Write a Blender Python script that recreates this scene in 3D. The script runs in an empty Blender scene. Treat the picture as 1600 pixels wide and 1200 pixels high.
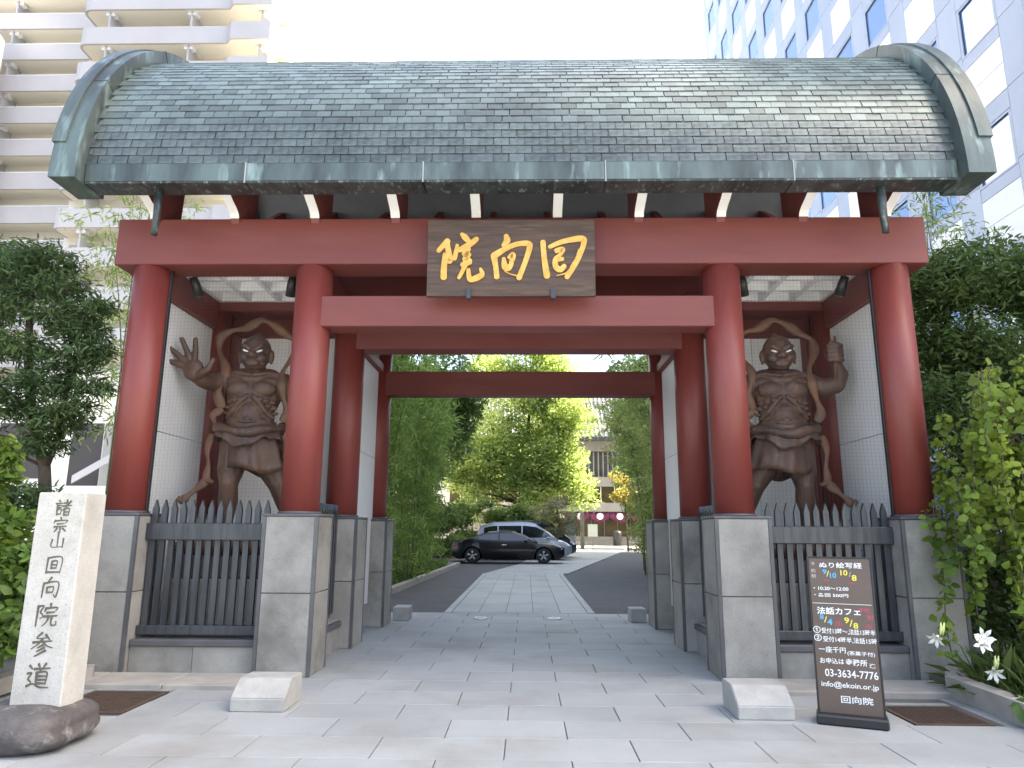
import bpy, bmesh, math, random
import numpy as np
from mathutils import Vector, Matrix, Euler
PI = math.pi
sin, cos, rad = math.sin, math.cos, math.radians
scene = bpy.context.scene
C = scene.collection
random.seed(7)
RNG = np.random.default_rng(7)

# ------------------------------------------------------------------ camera
F_PX, PITCH, YAW, ROLL = 1105.0, rad(11.66), rad(1.22), rad(.33)
cam_d = bpy.data.cameras.new('camera')
cam_d.sensor_width = 36.0
cam_d.lens = F_PX / 1600 * 36
cam_d.clip_end = 2000
cam = bpy.data.objects.new('camera', cam_d)
C.objects.link(cam)
fw0 = Vector((-sin(YAW), cos(YAW), 0)); rt0 = Vector((cos(YAW), sin(YAW), 0)); zz = Vector((0, 0, 1))
fw = fw0 * cos(PITCH) + zz * sin(PITCH); up0 = -fw0 * sin(PITCH) + zz * cos(PITCH)
rt = rt0 * cos(ROLL) + up0 * sin(ROLL); up = -rt0 * sin(ROLL) + up0 * cos(ROLL)
mw = Matrix((rt, up, -fw)).transposed().to_4x4()
mw.translation = (.12, 0, 1.5)
cam.matrix_world = mw
scene.camera = cam

# ------------------------------------------------------------------ sky, sun, exposure
SUN_EL, SUN_AZ = rad(55), rad(88)
world = bpy.data.worlds.new('World'); scene.world = world
world.use_nodes = True
wn = world.node_tree
sky = wn.nodes.new('ShaderNodeTexSky'); sky.sky_type = 'NISHITA'; sky.sun_disc = False
sky.sun_elevation = SUN_EL; sky.sun_rotation = SUN_AZ
sky.air_density = 1.0; sky.dust_density = 4.0; sky.ozone_density = 1.0
wn.links.new(sky.outputs[0], wn.nodes['Background'].inputs[0])
wn.nodes['Background'].inputs[1].default_value = .15
sd = bpy.data.lights.new('sun', 'SUN'); sd.energy = 5.0; sd.angle = rad(.5); sd.color = (1, .95, .87)
so = bpy.data.objects.new('sun', sd); C.objects.link(so)
sdir = Vector((sin(SUN_AZ) * cos(SUN_EL), cos(SUN_AZ) * cos(SUN_EL), sin(SUN_EL)))
so.rotation_euler = sdir.to_track_quat('Z', 'Y').to_euler(); so.location = (40, 30, 60)
vs = scene.view_settings
vs.view_transform = 'Standard'; vs.look = 'None'; vs.gamma = 1.0; vs.exposure = 2.38
vs.use_curve_mapping = False
vs.use_white_balance = True; vs.white_balance_temperature = 7200; vs.white_balance_tint = 10   # camera set for open shade
scene.render.engine = 'CYCLES'
scene.cycles.max_bounces = 8

# ------------------------------------------------------------------ helpers
def srgb(r, g, b):
    f = lambda c: (c / 255 / 12.92) if c / 255 <= .04045 else ((c / 255 + .055) / 1.055) ** 2.4
    return (f(r), f(g), f(b), 1)

def L(r, g, b): return (r, g, b, 1)

def mat(name, c1, c2=None, scale=4., rough=.6, metal=0., bump=0., bscale=60., rnd=0., isl=0., spec=.5,
        c3=None, scale3=40., stretch=(1, 1, 1), lo=.35, hi=.65, coat=0., bdist=.01, dirt=None):
    m = bpy.data.materials.new(name); m.use_nodes = True
    nt = m.node_tree; N = nt.nodes; K = nt.links
    b = N['Principled BSDF']
    b.inputs['Roughness'].default_value = rough; b.inputs['Metallic'].default_value = metal
    b.inputs['Specular IOR Level'].default_value = spec
    if coat: b.inputs['Coat Weight'].default_value = coat; b.inputs['Coat Roughness'].default_value = .08
    geo = N.new('ShaderNodeNewGeometry')
    mp = N.new('ShaderNodeMapping'); mp.inputs['Scale'].default_value = stretch
    K.new(geo.outputs['Position'], mp.inputs[0])
    col = None
    def noise(sc, det=5):
        n = N.new('ShaderNodeTexNoise'); n.inputs['Scale'].default_value = sc; n.inputs['Detail'].default_value = det
        n.inputs['Roughness'].default_value = .62
        K.new(mp.outputs[0], n.inputs['Vector']); return n
    def mixc(fac, a, bb):
        mx = N.new('ShaderNodeMix'); mx.data_type = 'RGBA'
        K.new(fac, mx.inputs[0])
        for s, i in ((a, 6), (bb, 7)):
            if isinstance(s, tuple): mx.inputs[i].default_value = s
            else: K.new(s, mx.inputs[i])
        return mx.outputs[2]
    def ramp(src, a, bb):
        r = N.new('ShaderNodeMapRange'); r.inputs[1].default_value = a; r.inputs[2].default_value = bb
        K.new(src, r.inputs[0]); return r.outputs[0]
    col = c1
    if c2 is not None: col = mixc(ramp(noise(scale).outputs[0], lo, hi), c1, c2)
    if c3 is not None: col = mixc(ramp(noise(scale3, 3).outputs[0], .56, .72), col, c3)
    if dirt is not None: col = mixc(ramp(noise(dirt[1], 6).outputs[0], dirt[2], dirt[3]), col, dirt[0])
    if rnd or isl:
        oi = N.new('ShaderNodeObjectInfo')
        ad = N.new('ShaderNodeMath'); ad.operation = 'ADD'
        K.new(oi.outputs['Random'], ad.inputs[0]); K.new(geo.outputs['Random Per Island'], ad.inputs[1])
        if not isl: ad.inputs[1].default_value = 0; nt.links.remove(ad.inputs[1].links[0])
        fr = N.new('ShaderNodeMath'); fr.operation = 'FRACT'; K.new(ad.outputs[0], fr.inputs[0])
        amt = max(rnd, isl)
        rr = N.new('ShaderNodeMapRange'); rr.inputs[3].default_value = 1 - amt; rr.inputs[4].default_value = 1 + amt
        K.new(fr.outputs[0], rr.inputs[0])
        hs = N.new('ShaderNodeHueSaturation')
        if isinstance(col, tuple): hs.inputs['Color'].default_value = col
        else: K.new(col, hs.inputs['Color'])
        K.new(rr.outputs[0], hs.inputs['Value']); col = hs.outputs[0]
    if isinstance(col, tuple): b.inputs['Base Color'].default_value = col
    else: K.new(col, b.inputs['Base Color'])
    if bump:
        bp = N.new('ShaderNodeBump'); bp.inputs['Strength'].default_value = bump; bp.inputs['Distance'].default_value = bdist
        K.new(noise(bscale).outputs[0], bp.inputs['Height']); K.new(bp.outputs[0], b.inputs['Normal'])
    return m

def leafmat(name, c1, c2, trans=.35, rough=.5, isl=.35):
    m = mat(name, c1, c2, scale=1.2, rough=rough, isl=isl, spec=.35)
    nt = m.node_tree; b = nt.nodes['Principled BSDF']; out = nt.nodes['Material Output']
    t = nt.nodes.new('ShaderNodeBsdfTranslucent'); mx = nt.nodes.new('ShaderNodeMixShader')
    src = b.inputs['Base Color'].links[0].from_socket
    hs = nt.nodes.new('ShaderNodeHueSaturation'); hs.inputs['Hue'].default_value = .485; hs.inputs['Value'].default_value = 1.5
    nt.links.new(src, hs.inputs['Color']); nt.links.new(hs.outputs[0], t.inputs[0])
    mx.inputs[0].default_value = trans
    nt.links.new(b.outputs[0], mx.inputs[1]); nt.links.new(t.outputs[0], mx.inputs[2]); nt.links.new(mx.outputs[0], out.inputs[0])
    return m

def wloc(o):
    v = Vector((0, 0, 0))
    while o is not None: v = v + o.location; o = o.parent
    return v

def tag(o, label, cat=None, group=None):
    o['label'] = label
    if cat: o['category'] = cat
    if group: o['group'] = group
    return o

def thing(name, label, cat, loc=(0, 0, 0), group=None, rz=0):
    o = bpy.data.objects.new(name, None); C.objects.link(o); o.location = loc; o.rotation_euler = (0, 0, rz)
    o.empty_display_size = .2
    return tag(o, label, cat, group)

def put(name, me, parent=None, loc=(0, 0, 0), rot=(0, 0, 0), local=False):
    """an object that shares mesh data; loc is a world position unless local"""
    o = bpy.data.objects.new(name, me); C.objects.link(o)
    v = Vector(loc)
    if parent is not None:
        o.parent = parent
        if not local: v = v - wloc(parent)
    o.location = v; o.rotation_euler = rot
    return o

class MB:
    def __init__(s): s.v = []; s.f = []; s.sm = []
    def add(s, vs, fs, smooth=False):
        n = len(s.v); s.v += [tuple(p) for p in vs]; s.f += [tuple(i + n for i in f) for f in fs]; s.sm += [smooth] * len(fs); return s
    def box(s, x0, x1, y0, y1, z0, z1, ch=0):
        if ch <= 0:
            return s.add([(x0, y0, z0), (x1, y0, z0), (x1, y1, z0), (x0, y1, z0), (x0, y0, z1), (x1, y0, z1), (x1, y1, z1), (x0, y1, z1)],
                         [(0, 3, 2, 1), (4, 5, 6, 7), (0, 1, 5, 4), (1, 2, 6, 5), (2, 3, 7, 6), (3, 0, 4, 7)])
        bm = bmesh.new(); bmesh.ops.create_cube(bm, size=1)
        for v in bm.verts: v.co = Vector((x0 + (v.co.x + .5) * (x1 - x0), y0 + (v.co.y + .5) * (y1 - y0), z0 + (v.co.z + .5) * (z1 - z0)))
        bmesh.ops.bevel(bm, geom=bm.edges[:], offset=ch, segments=1, affect='EDGES')
        bm.verts.index_update()
        s.add([v.co[:] for v in bm.verts], [[v.index for v in f.verts] for f in bm.faces]); bm.free(); return s
    def prism(s, poly, axis, a, b):
        """poly of 2D points extruded along axis (0,1,2) from a to b; the 2D plane keeps the other axes in order"""
        n = len(poly); vs = []
        for t in (a, b):
            for (p, q) in poly:
                c = [p, q]; c.insert(axis, t); vs.append(tuple(c))
        fs = [tuple(range(n))[::-1], tuple(range(n, 2 * n))] + [(i, (i + 1) % n, n + (i + 1) % n, n + i) for i in range(n)]
        return s.add(vs, fs)
    def tube(s, path, r, seg=8, cap=True, flat=None):
        """path of points, r a number or list; flat=(a,b) for an elliptic section"""
        P = [Vector(p) for p in path]; n = len(P)
        R = r if isinstance(r, (list, tuple)) else [r] * n
        vs = []; prevx = None
        for i, p in enumerate(P):
            t = (P[min(i + 1, n - 1)] - P[max(i - 1, 0)])
            t = t.normalized() if t.length > 1e-9 else Vector((0, 0, 1))
            if prevx is None:
                x = t.orthogonal().normalized()
                if flat:
                    x = Vector((0, 1, 0)).cross(t)
                    x = x.normalized() if x.length > 1e-3 else t.orthogonal().normalized()
            else:
                x = prevx - t * prevx.dot(t); x = x.normalized() if x.length > 1e-6 else t.orthogonal().normalized()
            y = t.cross(x); prevx = x
            fa, fb = flat if flat else (1, 1)
            for k in range(seg):
                a = 2 * PI * k / seg
                vs.append(p + (x * cos(a) * fa + y * sin(a) * fb) * R[i])
        fs = [(i * seg + k, i * seg + (k + 1) % seg, (i + 1) * seg + (k + 1) % seg, (i + 1) * seg + k) for i in range(n - 1) for k in range(seg)]
        s.add(vs, fs, True)
        if cap: 
            m = len(s.v) - n * seg
            s.f += [tuple(m + k for k in range(seg))[::-1], tuple(m + (n - 1) * seg + k for k in range(seg))]; s.sm += [False, False]
        return s
    def lathe(s, prof, c=(0, 0, 0), seg=24, axis='z'):
        vs = []; n = len(prof)
        for (r, h) in prof:
            for k in range(seg):
                a = 2 * PI * k / seg
                q = (r * cos(a), r * sin(a), h) if axis == 'z' else (r * cos(a), h, r * sin(a))
                vs.append((c[0] + q[0], c[1] + q[1], c[2] + q[2]))
        fs = [(i * seg + k, i * seg + (k + 1) % seg, (i + 1) * seg + (k + 1) % seg, (i + 1) * seg + k) for i in range(n - 1) for k in range(seg)]
        fs += [tuple(range(seg))[::-1], tuple((n - 1) * seg + k for k in range(seg))]
        return s.add(vs, fs, True)
    def loft(s, rings, smooth=True, cap=True):
        m = len(rings[0]); vs = [p for r in rings for p in r]
        fs = [(i * m + k, i * m + (k + 1) % m, (i + 1) * m + (k + 1) % m, (i + 1) * m + k) for i in range(len(rings) - 1) for k in range(m)]
        if cap: fs += [tuple(range(m))[::-1], tuple((len(rings) - 1) * m + k for k in range(m))]
        return s.add(vs, fs, smooth)
    def ball(s, c, r, sc=(1, 1, 1), u=14, v=9):
        vs = [(c[0], c[1], c[2] - r * sc[2])]; fs = []
        for j in range(1, v):
            b = -PI / 2 + PI * j / v
            for i in range(u):
                a = 2 * PI * i / u
                vs.append((c[0] + r * sc[0] * cos(b) * cos(a), c[1] + r * sc[1] * cos(b) * sin(a), c[2] + r * sc[2] * sin(b)))
        vs.append((c[0], c[1], c[2] + r * sc[2])); t = len(vs) - 1
        for i in range(u):
            fs.append((0, 1 + (i + 1) % u, 1 + i)); fs.append((t, t - u + i, t - u + (i + 1) % u))
        for j in range(v - 2):
            for i in range(u):
                a = 1 + j * u; fs.append((a + i, a + (i + 1) % u, a + u + (i + 1) % u, a + u + i))
        return s.add(vs, fs, True)
    def mesh(s, name, m, off=(0, 0, 0), fix=True):
        me = bpy.data.meshes.new(name)
        vs = s.v if not any(off) else [(p[0] - off[0], p[1] - off[1], p[2] - off[2]) for p in s.v]
        me.from_pydata(vs, [], s.f)
        me.polygons.foreach_set('use_smooth', s.sm)
        if fix:
            bm = bmesh.new(); bm.from_mesh(me); bmesh.ops.recalc_face_normals(bm, faces=bm.faces[:]); bm.to_mesh(me); bm.free()
        if m: me.materials.append(m)
        me.update(); return me
    def build(s, name, m, parent=None, local=False, fix=True):
        off = (0, 0, 0) if (parent is None or local) else tuple(wloc(parent))
        o = bpy.data.objects.new(name, s.mesh(name, m, off, fix)); C.objects.link(o)
        if parent is not None: o.parent = parent
        return o

def smooth_by_angle(o, ang=35):
    me = o.data
    for p in me.polygons: p.use_smooth = True
    try: me.set_sharp_from_angle(angle=rad(ang))
    except Exception: pass

def structure(o): o['kind'] = 'structure'; return o
def stuff(o): o['kind'] = 'stuff'; return o

# ------------------------------------------------------------------ materials
M = {}
M['red'] = mat('red_paint', L(.225, .045, .036), L(.19, .038, .031), scale=1.5, rough=.46, bump=.12, bscale=22, spec=.5, rnd=.05, stretch=(3, 3, .5), dirt=(L(.235, .062, .050), .9, .52, .78))
M['reddark'] = mat('red_paint_beam', L(.185, .044, .036), L(.155, .037, .031), scale=1.4, rough=.5, bump=.1, bscale=30, rnd=.06, stretch=(.6, 2, 2.5), dirt=(L(.20, .060, .050), 1.1, .50, .78))
M['granite'] = mat('pedestal_granite', L(.33, .315, .285), L(.26, .248, .225), scale=3, rough=.6, bump=.12, bscale=120, c3=L(.13, .12, .115), scale3=110, rnd=.10, dirt=(L(.13, .125, .112), 1.6, .48, .76))
M['gdark'] = mat('dark_stone', L(.075, .075, .08), L(.10, .10, .105), scale=5, rough=.4, bump=.05, bscale=80)
M['joint'] = mat('joint', L(.10, .10, .10), rough=.9)
M['paving'] = mat('paving_granite', L(.325, .345, .345), L(.27, .288, .29), scale=.9, rough=.62, bump=.1, bscale=90, c3=L(.19, .195, .20), scale3=130, rnd=.065, dirt=(L(.20, .19, .165), .7, .50, .80))
M['block'] = mat('block_granite', L(.40, .395, .37), L(.31, .305, .29), scale=5, rough=.75, bump=.35, bscale=70, c3=L(.30, .30, .29), scale3=90)
M['marker'] = mat('marker_granite', L(.50, .485, .45), L(.41, .40, .37), scale=4, rough=.75, bump=.3, bscale=80, c3=L(.26, .25, .24), scale3=95, dirt=(L(.30, .29, .26), 2.2, .55, .8))
M['engrave'] = mat('carved_letters', L(.085, .078, .06), L(.12, .11, .085), scale=12, rough=.9)
M['boulder'] = mat('boulder', L(.060, .055, .055), L(.115, .105, .10), scale=4, rough=.75, bump=.9, bscale=9, c3=L(.22, .21, .20), scale3=7, bdist=.03)
M['asphalt'] = mat('asphalt', L(.055, .058, .064), L(.072, .075, .08), scale=1.3, rough=.85, bump=.4, bscale=150)
M['soil'] = mat('ground_soil', L(.13, .125, .11), L(.09, .085, .075), scale=.8, rough=.95, bump=.4, bscale=20)
M['concrete'] = mat('concrete', L(.42, .41, .39), L(.34, .33, .315), scale=.7, rough=.8, bump=.1, bscale=30)
M['curb'] = mat('kerb_stone', L(.36, .34, .30), L(.27, .255, .23), scale=3, rough=.85, bump=.25, bscale=50)
M['white'] = mat('white_panel', L(.86, .855, .84), L(.82, .815, .80), scale=1.2, rough=.6)
M['ceil'] = mat('ceiling_white', L(.88, .88, .88), rough=.5)
M['wpaint'] = mat('white_rib_edge', L(.90, .90, .87), L(.86, .86, .83), scale=4, rough=.5)
M['vault'] = mat('vault_lining', L(.19, .20, .22), L(.23, .24, .26), scale=2, rough=.7)
M['bronze'] = mat('fence_bronze', L(.050, .054, .062), L(.085, .092, .105), scale=3, rough=.30, metal=.45, bump=.05, bscale=30, stretch=(6, 6, .6), rnd=.12)
M['black'] = mat('black_metal', L(.02, .02, .021), rough=.45)
M['net'] = mat('bird_net', L(.05, .05, .05), rough=.8)
M['statue'] = mat('carved_wood', L(.125, .064, .040), L(.062, .034, .024), scale=3, rough=.5, bump=.35, bscale=22, stretch=(1, 1, .7), c3=L(.17, .09, .055), scale3=7, bdist=.012)
M['ribbon'] = mat('carved_wood_ribbon', L(.19, .085, .042), L(.10, .052, .032), scale=4, rough=.55, bump=.3, bscale=12)
M['eye'] = mat('eye_white', L(.85, .85, .78), rough=.15)
M['pupil'] = mat('eye_pupil', L(.02, .015, .01), rough=.2)
M['signwood'] = mat('sign_wood', L(.10, .058, .040), L(.050, .031, .024), scale=3.2, rough=.6, bump=.35, bscale=10, stretch=(.55, 4, 7), c3=L(.135, .085, .06), scale3=4)
M['gold'] = mat('gold_leaf', L(.80, .47, .12), L(.62, .33, .07), scale=14, rough=.42, metal=.35, bump=.3, bscale=50)
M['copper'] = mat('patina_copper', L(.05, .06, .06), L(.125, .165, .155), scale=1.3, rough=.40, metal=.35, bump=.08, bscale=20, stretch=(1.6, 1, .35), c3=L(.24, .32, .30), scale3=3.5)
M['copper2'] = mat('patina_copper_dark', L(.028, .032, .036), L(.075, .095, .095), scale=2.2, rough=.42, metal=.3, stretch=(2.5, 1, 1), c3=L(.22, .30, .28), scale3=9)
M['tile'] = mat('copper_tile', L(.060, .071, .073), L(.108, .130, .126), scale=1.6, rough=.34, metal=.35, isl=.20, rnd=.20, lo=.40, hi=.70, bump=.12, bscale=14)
def paler_top(m, z0, z1, col):
    # tile colour turns to a paler verdigris green towards the crown of the barrel
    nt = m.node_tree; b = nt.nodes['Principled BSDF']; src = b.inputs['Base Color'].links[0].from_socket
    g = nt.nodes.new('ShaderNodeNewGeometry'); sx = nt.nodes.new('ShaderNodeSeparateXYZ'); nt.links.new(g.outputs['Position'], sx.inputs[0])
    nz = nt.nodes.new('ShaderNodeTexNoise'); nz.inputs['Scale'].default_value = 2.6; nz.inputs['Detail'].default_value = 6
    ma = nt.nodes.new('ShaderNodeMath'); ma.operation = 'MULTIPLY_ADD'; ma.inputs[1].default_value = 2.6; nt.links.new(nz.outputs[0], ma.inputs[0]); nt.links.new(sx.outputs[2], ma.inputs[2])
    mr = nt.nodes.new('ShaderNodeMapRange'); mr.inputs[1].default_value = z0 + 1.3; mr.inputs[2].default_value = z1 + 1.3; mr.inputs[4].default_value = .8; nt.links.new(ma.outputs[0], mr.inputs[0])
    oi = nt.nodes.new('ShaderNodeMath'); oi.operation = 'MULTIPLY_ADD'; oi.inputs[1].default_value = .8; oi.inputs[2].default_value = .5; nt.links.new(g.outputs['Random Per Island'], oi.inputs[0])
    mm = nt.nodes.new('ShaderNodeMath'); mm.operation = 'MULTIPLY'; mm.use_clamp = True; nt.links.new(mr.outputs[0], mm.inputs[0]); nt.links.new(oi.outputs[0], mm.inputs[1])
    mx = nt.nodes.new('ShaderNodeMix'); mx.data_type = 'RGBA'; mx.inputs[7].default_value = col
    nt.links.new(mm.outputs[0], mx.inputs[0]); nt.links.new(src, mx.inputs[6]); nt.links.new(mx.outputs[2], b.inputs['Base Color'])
paler_top(M['tile'], 5.35, 7.9, L(.28, .375, .35))

# ------------------------------------------------------------------ ground
structure(MB().add([(-400, -60, -.05), (400, -60, -.05), (400, 600, -.05), (-400, 600, -.05)], [(0, 1, 2, 3)]).build('ground', M['soil']))
pave = structure(MB().box(-7.5, 7.5, 2.55, 13.62, -.045, -.012).build('paving', M['joint']))
structure(MB().box(-40, 40, -9, 2.54, -.045, -.002).build('bounce_sidewalk', M['paving']))  # unseen pavement behind the camera, added to bounce sunlight onto the gate
structure(MB().box(-60, 60, -24, -9.01, -.06, -.03).build('street', M['asphalt']))
sl = MB().box(-.4485, .4485, -.248, .248, -.03, 0, ch=.0025).mesh('paving_slab', M['paving'])
for k in range(-8, 17):
    y = 5.11 + .5 * k + .25
    lim = 6.4 if y < 7.9 else 2.9
    if y < 2.5: continue
    for i in range(-8, 9):
        x = -.03 + .905 * i + (.4525 if k % 2 == 0 else 0)
        if abs(x) > lim: continue
        if 6.0 < y < 7.2:
            e = abs(x) + .4485; i_ = abs(x) - .4485
            if i_ > 3.15: continue
            if e > 3.2:
                hw_ = (3.2 - i_) / 2
                put('paving_slab', MB().box(-hw_, hw_, -.248, .248, -.03, 0, ch=.0025).mesh('paving_slab', M['paving']), pave, (math.copysign(i_ + hw_, x), y, 0)); continue
        put('paving_slab', sl, pave, (x, y, random.uniform(-.0015, .0015)), (random.uniform(-.0015, .0015), random.uniform(-.0015, .0015), 0))
# the slab ledges and sunken drains in front of the outer pedestals
led = MB().box(-.4, .4, -.29, .29, -.03, .045, ch=.006).mesh('ledge_slab', M['curb'])
for sx in (-1, 1):
    for i in range(3):
        put('ledge_slab', led, pave, (sx * (2.93 + .81 * i), 7.36, 0))
    put('ledge_slab', MB().box(-.33, .33, -.52, .52, -.03, 0, ch=.004).mesh('side_slab', M['paving']), pave, (sx * (4.25), 6.53, 0))
for sx, x0, x1, y0, y1, lab in ((-1, -3.93, -3.22, 6.2, 7.0, 'rusty brown drain grate beside the inscribed stone post'),
                                (1, 3.22, 3.85, 6.12, 6.74, 'rusty brown drain grate beside the chalk notice board')):
    M.setdefault('rust', mat('rusty_iron', L(.085, .052, .038), L(.06, .04, .03), scale=9, rough=.8, bump=.2))
    g = thing('drain_grate', lab, 'grate', ((x0 + x1) / 2, (y0 + y1) / 2, -.01), 'drain grates before the outer pedestals')
    fr = MB(); fr.box(x0, x1, y0, y0 + .03, -.012, .003).box(x0, x1, y1 - .03, y1, -.012, .003).box(x0, x0 + .03, y0 + .03, y1 - .03, -.012, .003).box(x1 - .03, x1, y0 + .03, y1 - .03, -.012, .003)
    fr.build('frame', M['rust'], g)
    nb = 22; bar = MB().box(-.006, .006, -(y1 - y0) / 2 + .03, (y1 - y0) / 2 - .03, -.011, .002).mesh('bar', M['rust'])
    for i in range(nb): put('bar', bar, g, (x0 + .04 + (x1 - x0 - .08) * i / (nb - 1), (y0 + y1) / 2, 0))
    cb = MB()
    for i in range(9): yy = y0 + .05 + (y1 - y0 - .1) * i / 8; cb.box(x0 + .03, x1 - .03, yy - .004, yy + .004, -.011, .0005)
    cb.build('cross_bar', M['rust'], g)
    MB().box(x0, x1, y1 + .005, y1 + .1, -.03, .006).build('sill', mat('drain_sill' + str(sx), L(.27, .31, .30), L(.2, .22, .21), scale=6, rough=.5), g)

# courtyard drive: asphalt, straight slab path, then the path that bears right
asph = structure(MB().box(-10, 14, 13.63, 62, -.04, -.012).build('drive', M['asphalt']))
path = structure(MB().box(-1.42, 1.40, 13.63, 25.4, -.03, -.008).build('path', M['joint']))
ps = MB().box(-.248, .248, -.748, .748, -.02, 0, ch=.003).mesh('path_slab', M['paving'])
for i in range(5):
    for j in range(8):
        y = 14.4 + 1.5 * j
        if y > 25: continue
        put('path_slab', ps, path, (-1.02 + .505 * i, y, 0))
M['edge'] = mat('path_edging', L(.33, .36, .35), L(.25, .28, .275), scale=2, rough=.7, bump=.1)
es = MB().box(-.062, .062, -.748, .748, -.02, .002, ch=.003).mesh('edge_stone', M['edge'])
for j in range(8):
    for x in (-1.345, 1.325): put('edge_stone', es, path, (x, 14.4 + 1.5 * j, 0))
bp = MB(); bp.prism([(-1.42, 25.4), (1.40, 25.4), (13.2, 84), (3.5, 84), (-.2, 33)], 2, -.03, -.002)
structure(bp.build('bearing_path', M['paving']))
structure(MB().prism([(-14, 62.01), (30, 62.01), (30, 100), (-14, 100)], 2, -.04, -.004).build('forecourt', M['concrete']))
ked = MB()
ked.prism([(1.405, 25.45), (1.56, 25.42), (13.4, 84), (13.24, 84)], 2, -.03, .03); structure(ked.build('path_edge', M['edge']))
# planter kerb of the bamboo grove
kb = structure(MB().prism([(-3.35, 13.7), (-3.15, 13.7), (-2.7, 31), (-2.9, 31)], 2, -.03, .13).build('grove_kerb', M['curb']))
structure(MB().prism([(-12, 13.7), (-3.34, 13.7), (-2.88, 31), (-2.9, 60), (-12, 60)], 2, -.04, .06).build('grove_soil', M['soil']))
structure(MB().prism([(3.6, 14.6), (12, 14.6), (12, 40), (7.5, 40), (4.3, 26)], 2, -.04, .06).build('border_soil', M['soil']))

# ------------------------------------------------------------------ THE GATE
YF, YM, YR = 8.0, 9.8, 11.85
XI, XO = 2.42, 4.38
YC = (YF + YR) / 2
gate = thing('temple_gate', 'red temple gate with barrel roof of green copper tiles on granite pedestals', 'gate', (0, YC, 0))
PH = 1.66
def pedestal(x, y):
    p = MB().box(x - .285, x + .285, y - .285, y + .285, 0, PH - .03).build('pedestal', M['gdark'], gate)
    for z0, z1 in ((0.0, .825), (.833, PH - .034)):
        for (a, b, c, d) in ((-.262, .262, -.298, -.284), (-.262, .262, .284, .298), (-.298, -.284, -.262, .262), (.284, .298, -.262, .262)):
            MB().box(x + a, x + b, y + c, y + d, z0 + .004, z1, ch=.003).build('stone_slab', M['granite'], p)
    for sx in (-1, 1):
        for sy in (-1, 1):
            cx, cy = x + sx * .28, y + sy * .28
            MB().box(cx - .016, cx + .022 if sx > 0 else cx + .016, cy - .016 if sy > 0 else cy - .022, cy + .022 if sy > 0 else cy + .016, 0.0, PH - .032).build('corner_strip', M['gdark'], p) if sx > 0 else \
            MB().box(cx - .022, cx + .016, cy - .016 if sy > 0 else cy - .022, cy + .022 if sy > 0 else cy + .016, 0.0, PH - .032).build('corner_strip', M['gdark'], p)
    MB().box(x - .306, x + .306, y - .306, y + .306, PH - .03, PH, ch=.006).build('cap', M['gdark'], p)
for y in (YF, YM, YR):
    for x in (-XO, -XI, XI, XO): pedestal(x, y)
colm = MB().lathe([(.214, 0), (.214, 2.9)], seg=40).mesh('column', M['red'])
for y in (YF, YM, YR):
    for x in (-XO, -XI, XI, XO):
        o = put('column', colm, gate, (x, y, PH))
        MB().lathe([(.235, 0), (.235, .02), (.222, .028)], (x, y, PH), seg=40).build('base_ring', M['gdark'], o)
def beam(x0, x1, y0, y1, z0, z1, name='beam', m='reddark'):
    return MB().box(x0, x1, y0, y1, z0, z1, ch=.008).build(name, M[m], gate)
for y in (YF, YM, YR): beam(-4.75, 4.75, y - .215, y + .215, 4.54, 5.11, 'head_beam')
beam(-XI + .11, XI - .11, YF - .155, YF + .155, 3.80, 4.17, 'tie_beam')
beam(-XI + .11, XI - .11, YM - .17, YM + .17, 3.99, 4.44, 'tie_beam')
beam(-XI + .11, XI - .11, YR - .155, YR + .155, 3.73, 4.13, 'tie_beam')
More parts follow.
